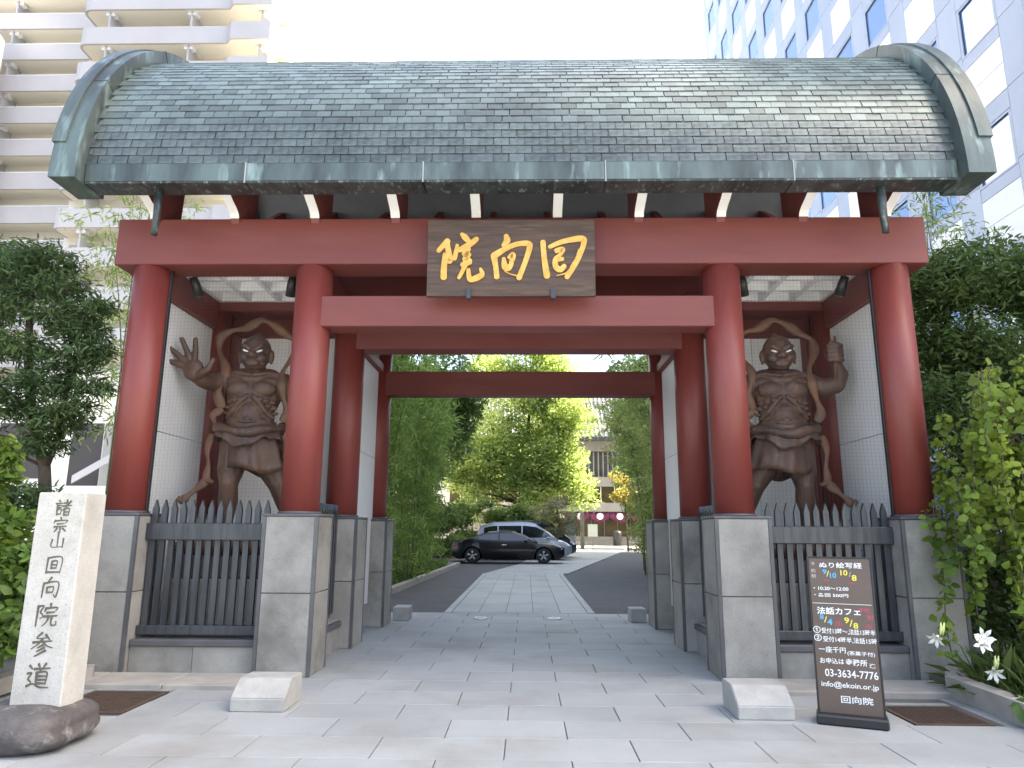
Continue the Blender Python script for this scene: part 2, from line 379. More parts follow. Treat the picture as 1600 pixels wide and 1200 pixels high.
for sx in (-1, 1):
    for x in (XI, XO):
        beam(sx * x - .12, sx * x + .12, YF + .22, YM - .22, 4.27, 4.66, 'side_beam')
        beam(sx * x - .12, sx * x + .12, YM + .22, YR - .22, 4.10, 4.24, 'side_beam')
        if x == XI: MB().box(sx * x - .04, sx * x + .04, YM + .22, YR - .22, 4.25, 4.66).build('clerestory_panel', M['vault'], gate)
    # niche: outer wall, back wall, back beam, corner post, ceiling, floor
    YB = 10.12
    for i, (z0, z1) in enumerate(((.36, 2.64), (2.65, 4.265))):
        MB().box(sx * XO - .04, sx * XO + .04, YF + .23, YM - .2, z0, z1).build('wall_panel', M['white'], gate)
        MB().box(sx * XI - .035, sx * XI + .035, YM + .2, YR - .2, z0, z1 if i == 0 else 4.095).build('wall_panel', M['white'], gate)
    for i in range(2):
        x0 = sx * (XI + .05) + sx * i * .94; x1 = x0 + sx * .93
        MB().box(min(x0, x1), max(x0, x1), YB - .03, YB + .03, .36, 4.265).build('wall_panel', M['white'], gate)
    x0, x1 = sorted((sx * (XI - .1), sx * (XO + .1)))
    beam(x0, x1, YB - .09, YB + .09, 4.27, 4.66, 'niche_beam')
    xx = sx * (XO - .17)
    beam(xx - .1, xx + .1, YB - .22, YB - .04, .36, 4.268, 'niche_post')
    MB().box(x0, x1, YF + .25, YB + .05, .02, .36).build('niche_floor', M['concrete'], gate)
    ce = MB().box(min(sx * (XI + .12), sx * (XO - .12)), max(sx * (XI + .12), sx * (XO - .12)), YF + .24, YB - .1, 4.80, 4.83).build('coffer_ceiling', M['ceil'], gate)
    a, b = sorted((sx * (XI + .13), sx * (XO - .13)))
    for i in range(5):
        x = a + (b - a) * i / 4; MB().box(x - .035, x + .035, YF + .25, YB - .1, 4.665, 4.798).build('coffer_bar', M['ceil'], ce)
    for j in range(5):
        y = YF + .28 + (YB - .13 - YF - .28) * j / 4
        for i in range(4):
            xa = a + (b - a) * i / 4 + .037; xb = a + (b - a) * (i + 1) / 4 - .037
            MB().box(xa, xb, y - .03, y + .03, 4.667, 4.797).build('coffer_bar', M['ceil'], ce)
    # net frame and bird net
    fx = sx * (XO - .228)
    MB().box(fx - .009, fx + .009, YF - .02, YF + .02, PH + .02, 4.54).build('net_frame', M['black'], gate)
    fx2 = sx * (XI + .25)
    nb = MB(); xa, xb = sorted((fx, fx2)); w = .00045
    n = int((xb - xa) / .042)
    for i in range(1, n): x = xa + (xb - xa) * i / n; nb.box(x - w, x + w, YF - .006 - w, YF - .006 + w, 1.6, 4.54)
    n = int(2.9 / .042)
    for j in range(1, n): z = 1.6 + 2.94 * j / n; nb.box(xa, xb, YF - .004, YF - .004 + 2 * w, z - w, z + w)
    stuff(nb.build('bird_net', M['net'], gate, fix=False))

# low picket fences between pedestals (parts of the gate)
pick = MB().prism([(-.031, 0), (.031, 0), (.031, 1.27), (0, 1.37), (-.031, 1.27)], 1, -.02, .02).mesh('picket', M['bronze'])
def fence(p0, p1, n, name='picket_fence'):
    p0 = Vector(p0); p1 = Vector(p1); d = (p1 - p0); ln = d.length; ang = math.atan2(d.y, d.x); mid = (p0 + p1) / 2
    R = lambda mb, nm, m, par: put(nm, mb.mesh(nm, m), par, (mid.x, mid.y, 0), (0, 0, ang))
    f = R(MB().box(-ln / 2, ln / 2, -.055, .0, 1.37, 1.555, ch=.008), name, M['bronze'], gate)
    f.location.z = 0
    q = lambda mb, nm, m: put(nm, mb.mesh(nm, m), f, (0, 0, 0), (0, 0, 0), local=True)
    q(MB().box(-ln / 2, ln / 2, -.055, .0, .375, .475, ch=.008), 'bottom_rail', M['bronze'])
    for i in range(n):
        o = put('picket', pick, f, (-ln / 2 + ln * (i + .5) / n, .025, .44), (0, 0, 0), local=True)
    q(MB().box(-ln / 2, ln / 2, -.16, .16, .275, .345, ch=.01), 'sill', M['gdark'])
    k = max(1, round(ln / .75))
    for i in range(k):
        q(MB().box(-ln / 2 + ln * i / k + .003, -ln / 2 + ln * (i + 1) / k - .003, -.13, .13, 0, .274), 'plinth_stone', M['granite'])
for sx in (-1, 1):
    a, b = sorted((sx * (XI + .3), sx * (XO - .3)))
    fence((a, YF - .06, 0), (b, YF - .06, 0), 13)
    fence((sx * XI, YF + .3, 0), (sx * XI, YM - .3, 0), 11) if sx > 0 else fence((-XI, YM - .3, 0), (-XI, YF + .3, 0), 11)

# ribs under the eaves, white on their edge
ribpoly_edge = [(-.25, 5.10), (-.262, 5.135), (-.295, 5.165), (-.36, 5.195), (-.45, 5.225), (-.56, 5.27), (-.70, 5.34), (-.80, 5.42)]
arc = [(-2.66 * cos(rad(a)) + (YC - YF), 5.2 + 2.68 * sin(rad(a))) for a in range(10, 46, 5)]
ribpoly = ribpoly_edge + arc + [(.55, 6.75), (.35, 6.2), (.28, 5.7), (.25, 5.3), (.24, 5.112), (-.216, 5.112), (-.217, 5.05)]
for sy in (1, -1):
    base = YF if sy > 0 else YR
    P = [(base + sy * p, z) for p, z in ribpoly]; E = [(base + sy * p, z) for p, z in ribpoly_edge]
    rm = MB(); rm.prism(P, 0, -.05, .05); rme = rm.mesh('rib', M['reddark'], (0, gate.location.y, 0))
    em = MB()
    for i in range(0, len(E) - 1):
        (y0, z0), (y1, z1) = E[i], E[i + 1]
        nrm = Vector((-(z1 - z0) * sy, (y1 - y0) * sy)).normalized() * .006
        em.add([(-.054, y0 + nrm.x, z0 + nrm.y), (.054, y0 + nrm.x, z0 + nrm.y), (.054, y1 + nrm.x, z1 + nrm.y), (-.054, y1 + nrm.x, z1 + nrm.y)], [(0, 1, 2, 3)])
    eme = em.mesh('rib_edge', M['wpaint'], (0, gate.location.y, 0))
    for i in range(10):
        x = -4.3 + 8.6 * i / 9
        o = put('rib', rme, gate, (x, 0, 0), local=True)
        put('rib_edge', eme, o, (0, 0, 0), local=True)

# barrel roof: shell, end rings, fascia, tiles
Z0, RT = 5.19, 2.88
def arcband(x0, x1, r0, r1, a0=0, a1=180, n=72, zc=Z0):
    rings = []
    for k in range(n + 1):
        a = rad(a0 + (a1 - a0) * k / n); c, s_ = -cos(a), sin(a)
        rings.append([(x0, YC + r0 * c, zc + r0 * s_), (x1, YC + r0 * c, zc + r0 * s_), (x1, YC + r1 * c, zc + r1 * s_), (x0, YC + r1 * c, zc + r1 * s_)])
    return MB().loft(rings, smooth=False)
roof = arcband(-4.82, 4.82, 2.68, RT - .012, 3, 177).build('roof', M['vault'], gate)
for sx in (-1, 1):
    a, b = sorted((sx * 4.74, sx * 5.03))
    r = arcband(a, b, 2.50, 3.04).build('end_ring', M['copper'], gate); smooth_by_angle(r, 30)
    a2, b2 = sorted((sx * 4.90, sx * 5.05))
    o = arcband(a2, b2, 2.85, 3.062, 8, 172).build('ring_seam', M['copper'], r); smooth_by_angle(o, 30)
    for k in (27, 58, 90, 122, 153):
        o = arcband(a - .004, b + .004, 2.8, 3.045, k, k + .3, 2).build('ring_joint', M['copper2'], r)
for sy in (-1, 1):
    y0, y1 = sorted((YC + sy * 2.58, YC + sy * 2.875))
    xs = [-4.74, -2.96, -1.01, .97, 2.99, 4.74]
    for i in range(5):
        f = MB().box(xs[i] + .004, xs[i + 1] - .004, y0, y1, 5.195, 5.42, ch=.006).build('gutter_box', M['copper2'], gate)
        fy = YC + sy * 2.877
        ya, yb = sorted((fy, fy + sy * .006))
        MB().box(xs[i] + .012, xs[i + 1] - .012, ya, yb, 5.215, 5.425).build('fascia_plate', M['copper'], f)
        if i: MB().box(xs[i] - .008, xs[i] + .008, min(ya, yb) - .004, max(ya, yb) + .004, 5.19, 5.43).build('joint_cover', M['edge'], f)
    for sx in (-1, 1):
        x = sx * 3.98; y = YC + sy * 2.72
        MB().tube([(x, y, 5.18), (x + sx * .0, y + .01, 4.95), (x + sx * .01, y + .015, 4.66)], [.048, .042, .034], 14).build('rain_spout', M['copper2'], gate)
tw = .168
tile = MB(); t_l = .135; 
tile.add([(-tw / 2 + .0032, 0, .016), (tw / 2 - .0032, 0, .016), (tw / 2 - .0032, 0, -.004), (-tw / 2 + .0032, 0, -.004),
          (-tw / 2 + .0032, t_l * .5, .0125), (tw / 2 - .0032, t_l * .5, .0125), (-tw / 2 + .0032, t_l, 0), (tw / 2 - .0032, t_l, 0)],
         [(0, 1, 2, 3), (0, 4, 5, 1), (4, 6, 7, 5), (0, 3, 6, 4), (1, 5, 7, 2)])
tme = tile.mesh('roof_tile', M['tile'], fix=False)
step = .108 / RT; rest = MB(); rows = int(rad(86) / step)
cnt = 0
for side in (1, -1):
    for r in range(rows + 1):
        a = rad(4.6) + r * step
        if a > rad(89.5): break
        n = 57; off = (.5 if r % 2 else 0) * tw
        ry = random.uniform(-.01, .01)
        for i in range(n):
            x = -4.74 + tw / 2 + i * tw + off - tw * .25
            if x > 4.74: continue
            x += random.uniform(-.004, .004)
            y = YC - side * RT * cos(a); z = Z0 + RT * sin(a)
            # lie along the arc: local +y climbs
            tilt = PI / 2 - a + random.uniform(-.022, .022)
            if side > 0 and r < 5 and cnt < 290:
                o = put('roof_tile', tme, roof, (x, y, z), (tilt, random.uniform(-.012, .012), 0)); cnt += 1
            else:
                R = Matrix.Rotation(tilt, 3, 'X') @ Matrix.Rotation(random.uniform(-.012, .012), 3, 'Y')
                vs = []
                for p in tile.v:
                    q = R @ Vector(p)
                    if side < 0: q = Vector((q.x, -q.y, q.z))
                    vs.append((x + q.x, y + q.y, z + q.z))
                fs = [(0, 1, 2, 3), (0, 4, 5, 1), (4, 6, 7, 5), (0, 3, 6, 4), (1, 5, 7, 2)]
                rest.add(vs, fs if side > 0 else [f[::-1] for f in fs])
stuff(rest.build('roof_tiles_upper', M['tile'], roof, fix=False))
MB().box(-4.74, 4.74, YC - .12, YC + .12, Z0 + RT - .01, Z0 + RT + .035, ch=.01).build('ridge_cap', M['copper'], roof)

# ------------------------------------------------------------------ brush strokes and lettering
def brush(mb, pts, f, depth):
    """pts (x, y, width); f maps (x, y) to 3D and depth is the outward vector: one raised, tapering stroke"""
    # catmull-rom resample
    P = [Vector(p) for p in pts]
    if len(P) > 2:
        Q = []
        for i in range(len(P) - 1):
            p0 = P[max(i - 1, 0)]; p1 = P[i]; p2 = P[i + 1]; p3 = P[min(i + 2, len(P) - 1)]
            for k in range(5):
                t = k / 5
                Q.append(.5 * ((2 * p1) + (p2 - p0) * t + (2 * p0 - 5 * p1 + 4 * p2 - p3) * t * t + (3 * p1 - p0 - 3 * p2 + p3) * t ** 3))
        Q.append(P[-1]); P = Q
    n = len(P); Lf = []; Rt = []
    for i, p in enumerate(P):
        t = P[min(i + 1, n - 1)] - P[max(i - 1, 0)]; t = Vector((t.x, t.y)); t = t.normalized() if t.length > 0 else Vector((1, 0))
        nn = Vector((-t.y, t.x)) * p.z / 2; c = Vector((p.x, p.y))
        if i == 0:
            for a in (-70, -35): 
                d = -t * p.z / 2; an = rad(a)
                Lf.append(c + nn * sin(-an) * 1 + d * cos(an)); Rt.append(c - nn * sin(-an) + d * cos(an))
            Lf = Lf[::-1]; Rt = Rt[::-1]
        Lf.append(c + nn); Rt.append(c - nn)
        if i == n - 1:
            for a in (35, 70):
                d = t * p.z / 2; an = rad(a)
                Lf.append(c + nn * cos(an) + d * sin(an)); Rt.append(c - nn * cos(an) + d * sin(an))
    m = len(Lf); vs = []; D = Vector(depth)
    for A in (Lf, Rt):
        for q in A: vs.append(Vector(f(q.x, q.y)) + D)
    for A in (Lf, Rt):
        for q in A: vs.append(Vector(f(q.x, q.y)))
    fs = []
    for i in range(m - 1):
        fs.append((i, m + i, m + i + 1, i + 1))
        fs.append((i, i + 1, 2 * m + i + 1, 2 * m + i)); fs.append((m + i, 3 * m + i, 3 * m + i + 1, m + i + 1))
    fs.append((0, 2 * m, 3 * m, m)); fs.append((m - 1, 2 * m - 1, 4 * m - 1, 3 * m - 1))
    mb.add([tuple(v) for v in vs], fs)

# sign board
SY = 7.60
sgn = thing('sign_board', 'dark wooden name board with three gold brush characters on the gate beam', 'sign', (-.06, SY, 4.07))
tilt = .05
sroot = Matrix.Rotation(tilt, 4, 'X')
sgn.rotation_euler = (tilt, 0, 0)
SW, SH = 1.90, .90
MB().box(-SW / 2, SW / 2, -.03, .03, 0, SH, ch=.004).build('board', M['signwood'], sgn, local=True)
sc_ = SW / 1423
fm = lambda x, y: ((x - 783) * sc_, -.031, (748 - y) * SH / 653)
CH = [[[(242, 280, 50), (205, 320, 44), (168, 362, 40)], [(236, 288, 44), (252, 370, 48), (268, 448, 46), (238, 446, 40)], [(228, 400, 50), (216, 500, 50), (215, 588, 54)],
       [(362, 222, 30), (392, 250, 52), (428, 288, 36)], [(325, 318, 28), (316, 378, 38), (303, 428, 42)], [(345, 358, 44), (415, 322, 52), (488, 266, 42)],
       [(425, 352, 34), (392, 392, 58), (426, 396, 44), (392, 438, 46), (430, 452, 50)], [(376, 488, 48), (432, 462, 46)], [(396, 494, 38), (370, 548, 34), (345, 594, 30)],
       [(424, 528, 32), (428, 575, 40), (444, 612, 44), (500, 594, 52), (540, 566, 44), (526, 522, 24)]],
      [[(740, 238, 40), (748, 278, 58), (714, 318, 26)], [(638, 408, 56), (654, 500, 44), (664, 586, 46)],
       [(640, 408, 58), (740, 345, 44), (840, 308, 42), (930, 306, 50), (938, 350, 48), (900, 470, 42), (852, 594, 46)],
       [(722, 432, 30), (732, 500, 56), (764, 512, 50), (790, 470, 34)], [(768, 422, 34), (800, 398, 44), (796, 436, 42), (782, 462, 30)], [(730, 540, 8), (780, 565, 8), (830, 578, 10)]],
      [[(1054, 292, 46), (1064, 430, 46), (1086, 576, 56)], [(1112, 332, 34), (1220, 288, 42), (1376, 262, 52), (1400, 300, 46), (1342, 450, 42), (1256, 586, 44)],
       [(1168, 366, 42), (1222, 354, 42), (1200, 398, 32), (1158, 440, 40), (1162, 502, 48), (1200, 526, 48), (1232, 498, 40)], [(1168, 446, 36), (1216, 436, 34)],
       [(1355, 355, 7), (1330, 430, 9), (1285, 500, 7)], [(1170, 578, 8), (1250, 555, 12), (1290, 500, 6)]]]
for ch in CH:
    mb = MB()
    for i, st in enumerate(ch): brush(mb, st, fm, (0, -.011 - .0012 * i, 0))
    mb.build('gold_character', M['gold'], sgn, local=True)
for x in (-.475, .475):
    MB().box(x - .025, x + .025, -.05, .06, -.03, .0).box(x - .025, x + .025, -.055, -.034, -.03, .085).build('bracket', M['bronze'], sgn, local=True)

# ------------------------------------------------------------------ guardian statues
def carve(name, mb, m, parent, voxel=.02, smooth=5):
    me = mb.mesh('tmp', None); tmp = bpy.data.objects.new('tmp', me); C.objects.link(tmp)
    r = tmp.modifiers.new('r', 'REMESH'); r.mode = 'VOXEL'; r.voxel_size = voxel; r.use_smooth_shade = True
    s_ = tmp.modifiers.new('s', 'SMOOTH'); s_.iterations = smooth; s_.factor = .5
    dg = bpy.context.evaluated_depsgraph_get(); nm = bpy.data.meshes.new_from_object(tmp.evaluated_get(dg))
    bpy.data.objects.remove(tmp); nm.name = name; nm.materials.clear(); nm.materials.append(m)
    for p in nm.polygons: p.use_smooth = True
    o = bpy.data.objects.new(name, nm); C.objects.link(o); o.parent = parent; return o

def limb(mb, pts, seg=12):
    """chain of (x, y, z, r): overlapping balls and cones"""
    for i in range(len(pts) - 1):
        a = Vector(pts[i][:3]); b = Vector(pts[i + 1][:3]); ra, rb = pts[i][3], pts[i + 1][3]
        mb.tube([a, a.lerp(b, .5), b], [ra, (ra + rb) / 2, rb], seg)
    for p in pts: mb.ball(p[:3], p[3], u=12, v=8)

def hand_open(mb, w, k=1.0, sx=1):
    """open palm facing -y, fingers up and spread; sx = +1 puts the thumb on +x"""
    w = Vector(w)
    mb.ball(w + Vector((0, 0, .12 * k)), .115 * k, (1.0, .55, 1.12))
    for i, (ang, ln) in enumerate(((-72, .21), (-48, .25), (-22, .27), (2, .245))):
        a = rad(ang) * sx; d = Vector((sin(a), -.12, cos(a)))
        b = w + Vector((sin(a) * .09 * k, 0, .12 * k + cos(a) * .09 * k))
        m_ = b + d * ln * .5 * k; t = b + d * ln * k + Vector((0, -.03 * k, 0))
        limb(mb, [(*b, .037 * k), (*m_, .035 * k), (*t, .028 * k)], 8)
    b = w + Vector((sx * .08 * k, -.02, .07 * k)); limb(mb, [(*b, .045 * k), (*(b + Vector((sx * .10, -.04, .05)) * k), .04 * k), (*(b + Vector((sx * .15, -.06, .15)) * k), .03 * k)], 8)

def fist(mb, w, k=1.0):
    w = Vector(w)
    mb.ball(w, .105 * k, (1, .85, 1))
    for i in range(4):
        z = -.085 + .057 * i
        limb(mb, [(w.x + .075 * k, w.y - .05 * k, w.z + z * k, .036 * k), (w.x + .01 * k, w.y - .105 * k, w.z + z * k, .038 * k), (w.x - .07 * k, w.y - .075 * k, w.z + z * k, .034 * k)], 8)
    limb(mb, [(w.x + .04 * k, w.y - .06 * k, w.z + .10 * k, .036 * k), (w.x - .05 * k, w.y - .11 * k, w.z + .115 * k, .03 * k)], 8)

def nio(kind, root):
    """kind 0: open raised palm on -x; kind 1: raised fist on +x. Local: feet at z 0, faces -y"""
    B = MB(); s = -1 if kind == 0 else 1     # side of the raised arm
    # torso: ribcage, belly, pectorals, rib ridges, shoulders
    B.ball((0, .02, 1.80), .33, (1.06, .68, .98)); B.ball((0, 0, 1.52), .29, (1.0, .78, .95)); B.ball((0, -.03, 1.37), .30, (1.06, .82, .75)); B.ball((0, -.10, 1.53), .20, (1.0, .85, 1.0))
    B.ball((0, .0, 2.0), .27, (1.35, .62, .55))
    for q in (-1, 1):
        B.ball((q * .148, -.150, 1.875), .165, (1.0, .46, .66)); B.ball((q * .20, -.10, 1.97), .13, (1.2, .6, .6)); limb(B, [(q * .04, -.20, 1.77, .03), (q * .12, -.212, 1.69, .034), (q * .20, -.185, 1.58, .034), (q * .28, -.11, 1.50, .03)], 8); B.ball((q * .36, .0, 1.98), .15, (1, .95, .95))
        B.ball((q * .16, .02, 2.09), .13, (1.2, .8, .7))
        for j in range(3):
            for t in range(3):
                B.ball((q * (.13 + t * .07 + .02 * j), -.205 + t * .05 + j * .012, 1.735 - j * .07 - t * .016), .042, (1.1, .7, .62), 8, 6)
    for j in range(3):
        limb(B, [(-.12, -.262 + .01 * j, 1.44 - .06 * j, .016), (0, -.282 + .01 * j, 1.425 - .06 * j, .02), (.11, -.262 + .01 * j, 1.44 - .06 * j, .016)], 8)
    for q in (-1, 1):
        limb(B, [(q * .03, -.17, 2.06, .03), (q * .2, -.13, 2.09, .03), (q * .36, -.05, 2.08, .035)], 8)
    B.ball((0, -.27, 1.47), .03, (1.4, .6, .8), 8, 6)
    # neck and head, tipped down towards the visitor
    limb(B, [(0, .0, 2.05, .135), (0, -.06, 2.2, .13)])
    H = Vector((-.02 * s, -.12, 2.37))
    B.ball(H, .205, (.95, 1.03, 1.12)); B.ball(H + Vector((0, -.06, -.12)), .165, (1.0, .9, .85)); B.ball(H + Vector((0, -.13, -.2)), .09, (1.15, .8, .7))
    for q in (-1, 1):
        limb(B, [(H.x + q * .03, H.y - .19, H.z - .015, .033), (H.x + q * .10, H.y - .185, H.z + .04, .036), (H.x + q * .16, H.y - .11, H.z + .055, .026)], 8)
        B.ball(H + Vector((q * .105, -.145, -.105)), .068, (1, .8, .85), 10, 7)
        B.ball(H + Vector((q * .205, .0, -.05)), .06, (.45, .8, 1.35), 10, 7); B.ball(H + Vector((q * .20, -.01, -.125)), .035, (.6, .8, 1.2), 8, 6)
        B.ball(H + Vector((q * .045, -.222, -.095)), .03, u=8, v=6)
    limb(B, [(H.x, H.y - .20, H.z - .0, .026), (H.x, H.y - .235, H.z - .085, .042)], 8)
    limb(B, [(H.x - .075, H.y - .19, H.z - .175, .018), (H.x, H.y - .212, H.z - .158, .022), (H.x + .075, H.y - .19, H.z - .175, .018)], 8)
    limb(B, [(H.x - .055, H.y - .19, H.z - .205, .018), (H.x, H.y - .205, H.z - .208, .024), (H.x + .055, H.y - .19, H.z - .205, .018)], 8)
    B.ball(H + Vector((0, .08, .24)), .05, (1, 1, .9))
    # arms
    if kind == 0:
        limb(B, [(-.38, 0, 1.99, .14), (-.50, -.12, 1.95, .12), (-.58, -.26, 1.95, .10), (-.64, -.36, 1.97, .075)])
        hand_open(B, (-.66, -.40, 1.92), 1.12, 1)
        limb(B, [(.38, 0, 1.97, .14), (.50, .02, 1.75, .125), (.55, .03, 1.55, .10), (.57, -.03, 1.35, .10), (.56, -.12, 1.15, .07)])
        fist(B, (.56, -.14, 1.08), .95)
    else:
        limb(B, [(.38, 0, 1.97, .135), (.52, -.06, 1.90, .125), (.66, -.12, 1.93, .115), (.71, -.16, 2.05, .105), (.66, -.20, 2.2, .07)])
        fist(B, (.635, -.22, 2.31), 1.05)
        limb(B, [(-.38, 0, 1.97, .14), (-.51, .02, 1.75, .125), (-.57, .03, 1.55, .10), (-.60, -.05, 1.35, .10), (-.62, -.16, 1.17, .065)])
        hand_open_pts = (-.62, -.18, 1.12)
        B.ball((-.62, -.2, 1.05), .1, (.55, 1.0, 1.15))
        for i in range(4): limb(B, [(-.62, -.27 + .05 * i, .98, .034), (-.625, -.31 + .055 * i, .86, .032), (-.61, -.31 + .05 * i, .78, .026)], 8)
        limb(B, [(-.6, -.27, 1.06, .04), (-.585, -.34, .98, .03)], 8)
    # legs: weight on one, the other striding
    q = s
    limb(B, [(q * .17, -.02, 1.15, .20), (q * .20, -.06, .82, .165), (q * .20, -.10, .64, .115), (q * .21, -.03, .42, .125), (q * .22, .0, .2, .085), (q * .22, .0, .08, .08)])
    limb(B, [(q * .22, .02, .06, .08), (q * .24, -.14, .05, .085), (q * .26, -.28, .035, .06)])
    B.ball((q * .20, -.175, .66), .075, (1, .6, 1))
    limb(B, [(-q * .17, 0, 1.15, .21), (-q * .30, -.03, .85, .175), (-q * .40, -.04, .64, .12), (-q * .50, .03, .42, .125), (-q * .58, .06, .2, .085), (-q * .62, .07, .08, .08)])
    limb(B, [(-q * .62, .08, .06, .08), (-q * .68, -.06, .05, .085), (-q * .74, -.18, .035, .06)])
    B.ball((-q * .39, -.12, .66), .08, (1, .6, 1))
    carve('body', B, M['statue'], root, .013, 2)
    # skirt: pleated cloth over the thighs with a sagging roll at the waist
    def skirt(r0, z0, r1, z1, amp, sag, th=.02, ov=(1, .8), sh=0):
        rings = []; nA = 72
        for t in range(9):
            u = t / 8; ring = []
            for k in range(nA):
                a = 2 * PI * k / nA
                fr = (r0 + (r1 - r0) * u) * (1 + amp * u * (sin(a * 9 + 1.3 * u) * .6 + sin(a * 14 + 2) * .4))
                zc = z0 + (z1 - z0) * u + sag * u * (sin(a * 3 + 1) * .5 + cos(a * 2) * .5) 
                ring.append((fr * ov[0] * cos(a) + sh * u, fr * ov[1] * sin(a) - .02, zc))
            rings.append(ring)
        inner = [[(p[0] * .93, p[1] * .93, p[2] + .004) for p in r] for r in rings[::-1]]
        return MB().loft(rings + inner, cap=False)
    sk = skirt(.31, 1.46, .42, .84, .10, .11, sh=-q * .10); sk.build('skirt', M['statue'], root, local=True)
    rl = MB(); pts = []; 
    for k in range(37):
        a = 2 * PI * k / 36
        pts.append((.40 * cos(a), .33 * sin(a) - .03, 1.39 - .10 * max(0, -sin(a)) ** 1.5 + .015 * sin(5 * a)))
    rl.tube(pts, [.062 + .014 * sin(7 * k) for k in range(37)], 10, cap=False)
    rings = []
    for t in range(6):
        u = t / 5; ring = []
        for k in range(72):
            a = 2 * PI * k / 72
            R_ = .395 + .045 * u + .018 * u * sin(a * 11) + .012 * u * sin(a * 17 + 1)
            ring.append((R_ * cos(a), R_ * .84 * sin(a) - .03, 1.39 - .10 * max(0, -sin(a)) ** 1.5 - .15 * u * (1 + .35 * sin(a * 4 + 2)) + .02 * u * sin(a * 11)))
        rings.append(ring)
    rl.loft(rings + [[(p[0] * .95, p[1] * .95, p[2]) for p in r] for r in rings[::-1]], cap=False)
    rl.build('waist_cloth', M['statue'], root, local=True)
    # front flap between the legs
    fl = MB(); rings = []
    for t in range(10):
        u = t / 9; w = .15 + .05 * u
        rings.append([(-w + q * -.1 * u, -.34 - .05 * sin(u * 3), 1.2 - .75 * u), (-.04, -.39 - .05 * sin(u * 3 + 1), 1.2 - .80 * u), (w - q * .1 * u, -.34 - .05 * sin(u * 3 + .5), 1.2 - .7 * u), (w - q * .1 * u, -.30, 1.2 - .7 * u), (-.04, -.34, 1.2 - .8 * u), (-w - q * .1 * u, -.30, 1.2 - .75 * u)])
    # ribbon that arches behind the head and falls past the arms
    def crv(P, n=8):
        P = [Vector(p) for p in P]; Q = []
        for i in range(len(P) - 1):
            p0 = P[max(i - 1, 0)]; p1 = P[i]; p2 = P[i + 1]; p3 = P[min(i + 2, len(P) - 1)]
            for k in range(n):
                t = k / n; Q.append(.5 * ((2 * p1) + (p2 - p0) * t + (2 * p0 - 5 * p1 + 4 * p2 - p3) * t * t + (3 * p1 - p0 - 3 * p2 + p3) * t ** 3))
        return Q + [P[-1]]
    def band(P, w, nm):
        Q = crv(P); n = len(Q)
        MB().tube(Q, [w * (.8 + .3 * sin(i * .35)) for i in range(n)], 10, flat=(1, .42)).build(nm, M['ribbon'], root, local=True)
    band([(-.36, -.08, 1.62), (-.42, -.12, 1.80), (-.37, -.13, 1.98), (-.36, -.08, 2.15), (-.50, .04, 2.42), (-.50, .08, 2.62), (-.36, .10, 2.72), (-.18, .1, 2.76), (0, .1, 2.87), (.17, .1, 2.80), (.33, .10, 2.68), (.47, .08, 2.58), (.48, .04, 2.40), (.37, -.07, 2.15), (.37, -.14, 1.95), (.41, -.13, 1.76), (.46, -.1, 1.58), (.40, -.1, 1.46)], .062, 'ribbon')
    band([(-.36, -.08, 1.62), (-.46, -.1, 1.52), (-.40, -.16, 1.40), (-.36, -.22, 1.36)], .055, 'ribbon')
    band([(s * .44, -.12, 1.28), (s * .50, -.08, 1.1), (s * .47, -.10, .9), (s * .46, -.14, .72), (s * .36, -.2, .66)], .045, 'ribbon_tail')
    band([(s * .44, -.14, .70), (s * .54, -.16, .60), (s * .64, -.2, .50), (s * .70, -.22, .44), (s * .76, -.24, .47)], .055, 'ribbon_tail')
    band([(-s * .44, -.12, 1.28), (-s * .52, -.08, 1.05), (-s * .56, -.10, .85), (-s * .60, -.1, .70)], .045, 'ribbon_tail')
    for q2 in (-1, 1):
        ey = MB(); ey.ball((0, 0, 0), .036, (1.15, .5, .36), 12, 8)
        ey.v = [(H.x + q2 * .088 + p[0] * .94 - p[2] * q2 * .34, H.y - .200 + p[1], H.z - .030 + p[2] * .94 + p[0] * q2 * .34) for p in ey.v]
        e = ey.build('eye', M['eye'], root, local=True)
        MB().ball((H.x + q2 * .084, H.y - .210, H.z - .030), .012, (1, .5, 1), 10, 6).build('pupil', M['pupil'], e, local=True)
        e.rotation_euler = (0, 0, 0)
    if kind == 1:
        MB().tube([(.62, -.27, 1.98), (.635, -.30, 2.28), (.645, -.30, 2.52)], [.02, .024, .016], 8).build('short_staff', M['ribbon'], root, local=True)
    # rock it stands on
    rk = MB(); rk.ball((0, .05, -.12), .75, (1.15, .55, .25), 18, 10); rk.build('rock_base', M['statue'], root, local=True)

for kind, x, lab in ((0, -3.47, 'carved wooden guardian with raised open palm in the left niche'), (1, 3.40, 'carved wooden guardian with raised fist in the right niche')):
    r = thing('guardian_statue', lab, 'statue', (x, 9.08, 1.40), 'guardian statues in the gate niches', rz=(.12 if kind == 0 else -.10))
    nio(kind, r)
    st = thing('statue_plinth', 'stone plinth under the guardian with the ' + ('open palm' if kind == 0 else 'raised fist'), 'plinth', (x, 9.08, .36), 'plinths of the guardian statues')
    MB().box(x - .72, x + .72, 8.72, 9.6, .365, .9, ch=.02).build('block', M['granite'], st)
    MB().box(x - .66, x + .66, 8.78, 9.55, .902, 1.18, ch=.02).build('top_slab', M['gdark'], st)

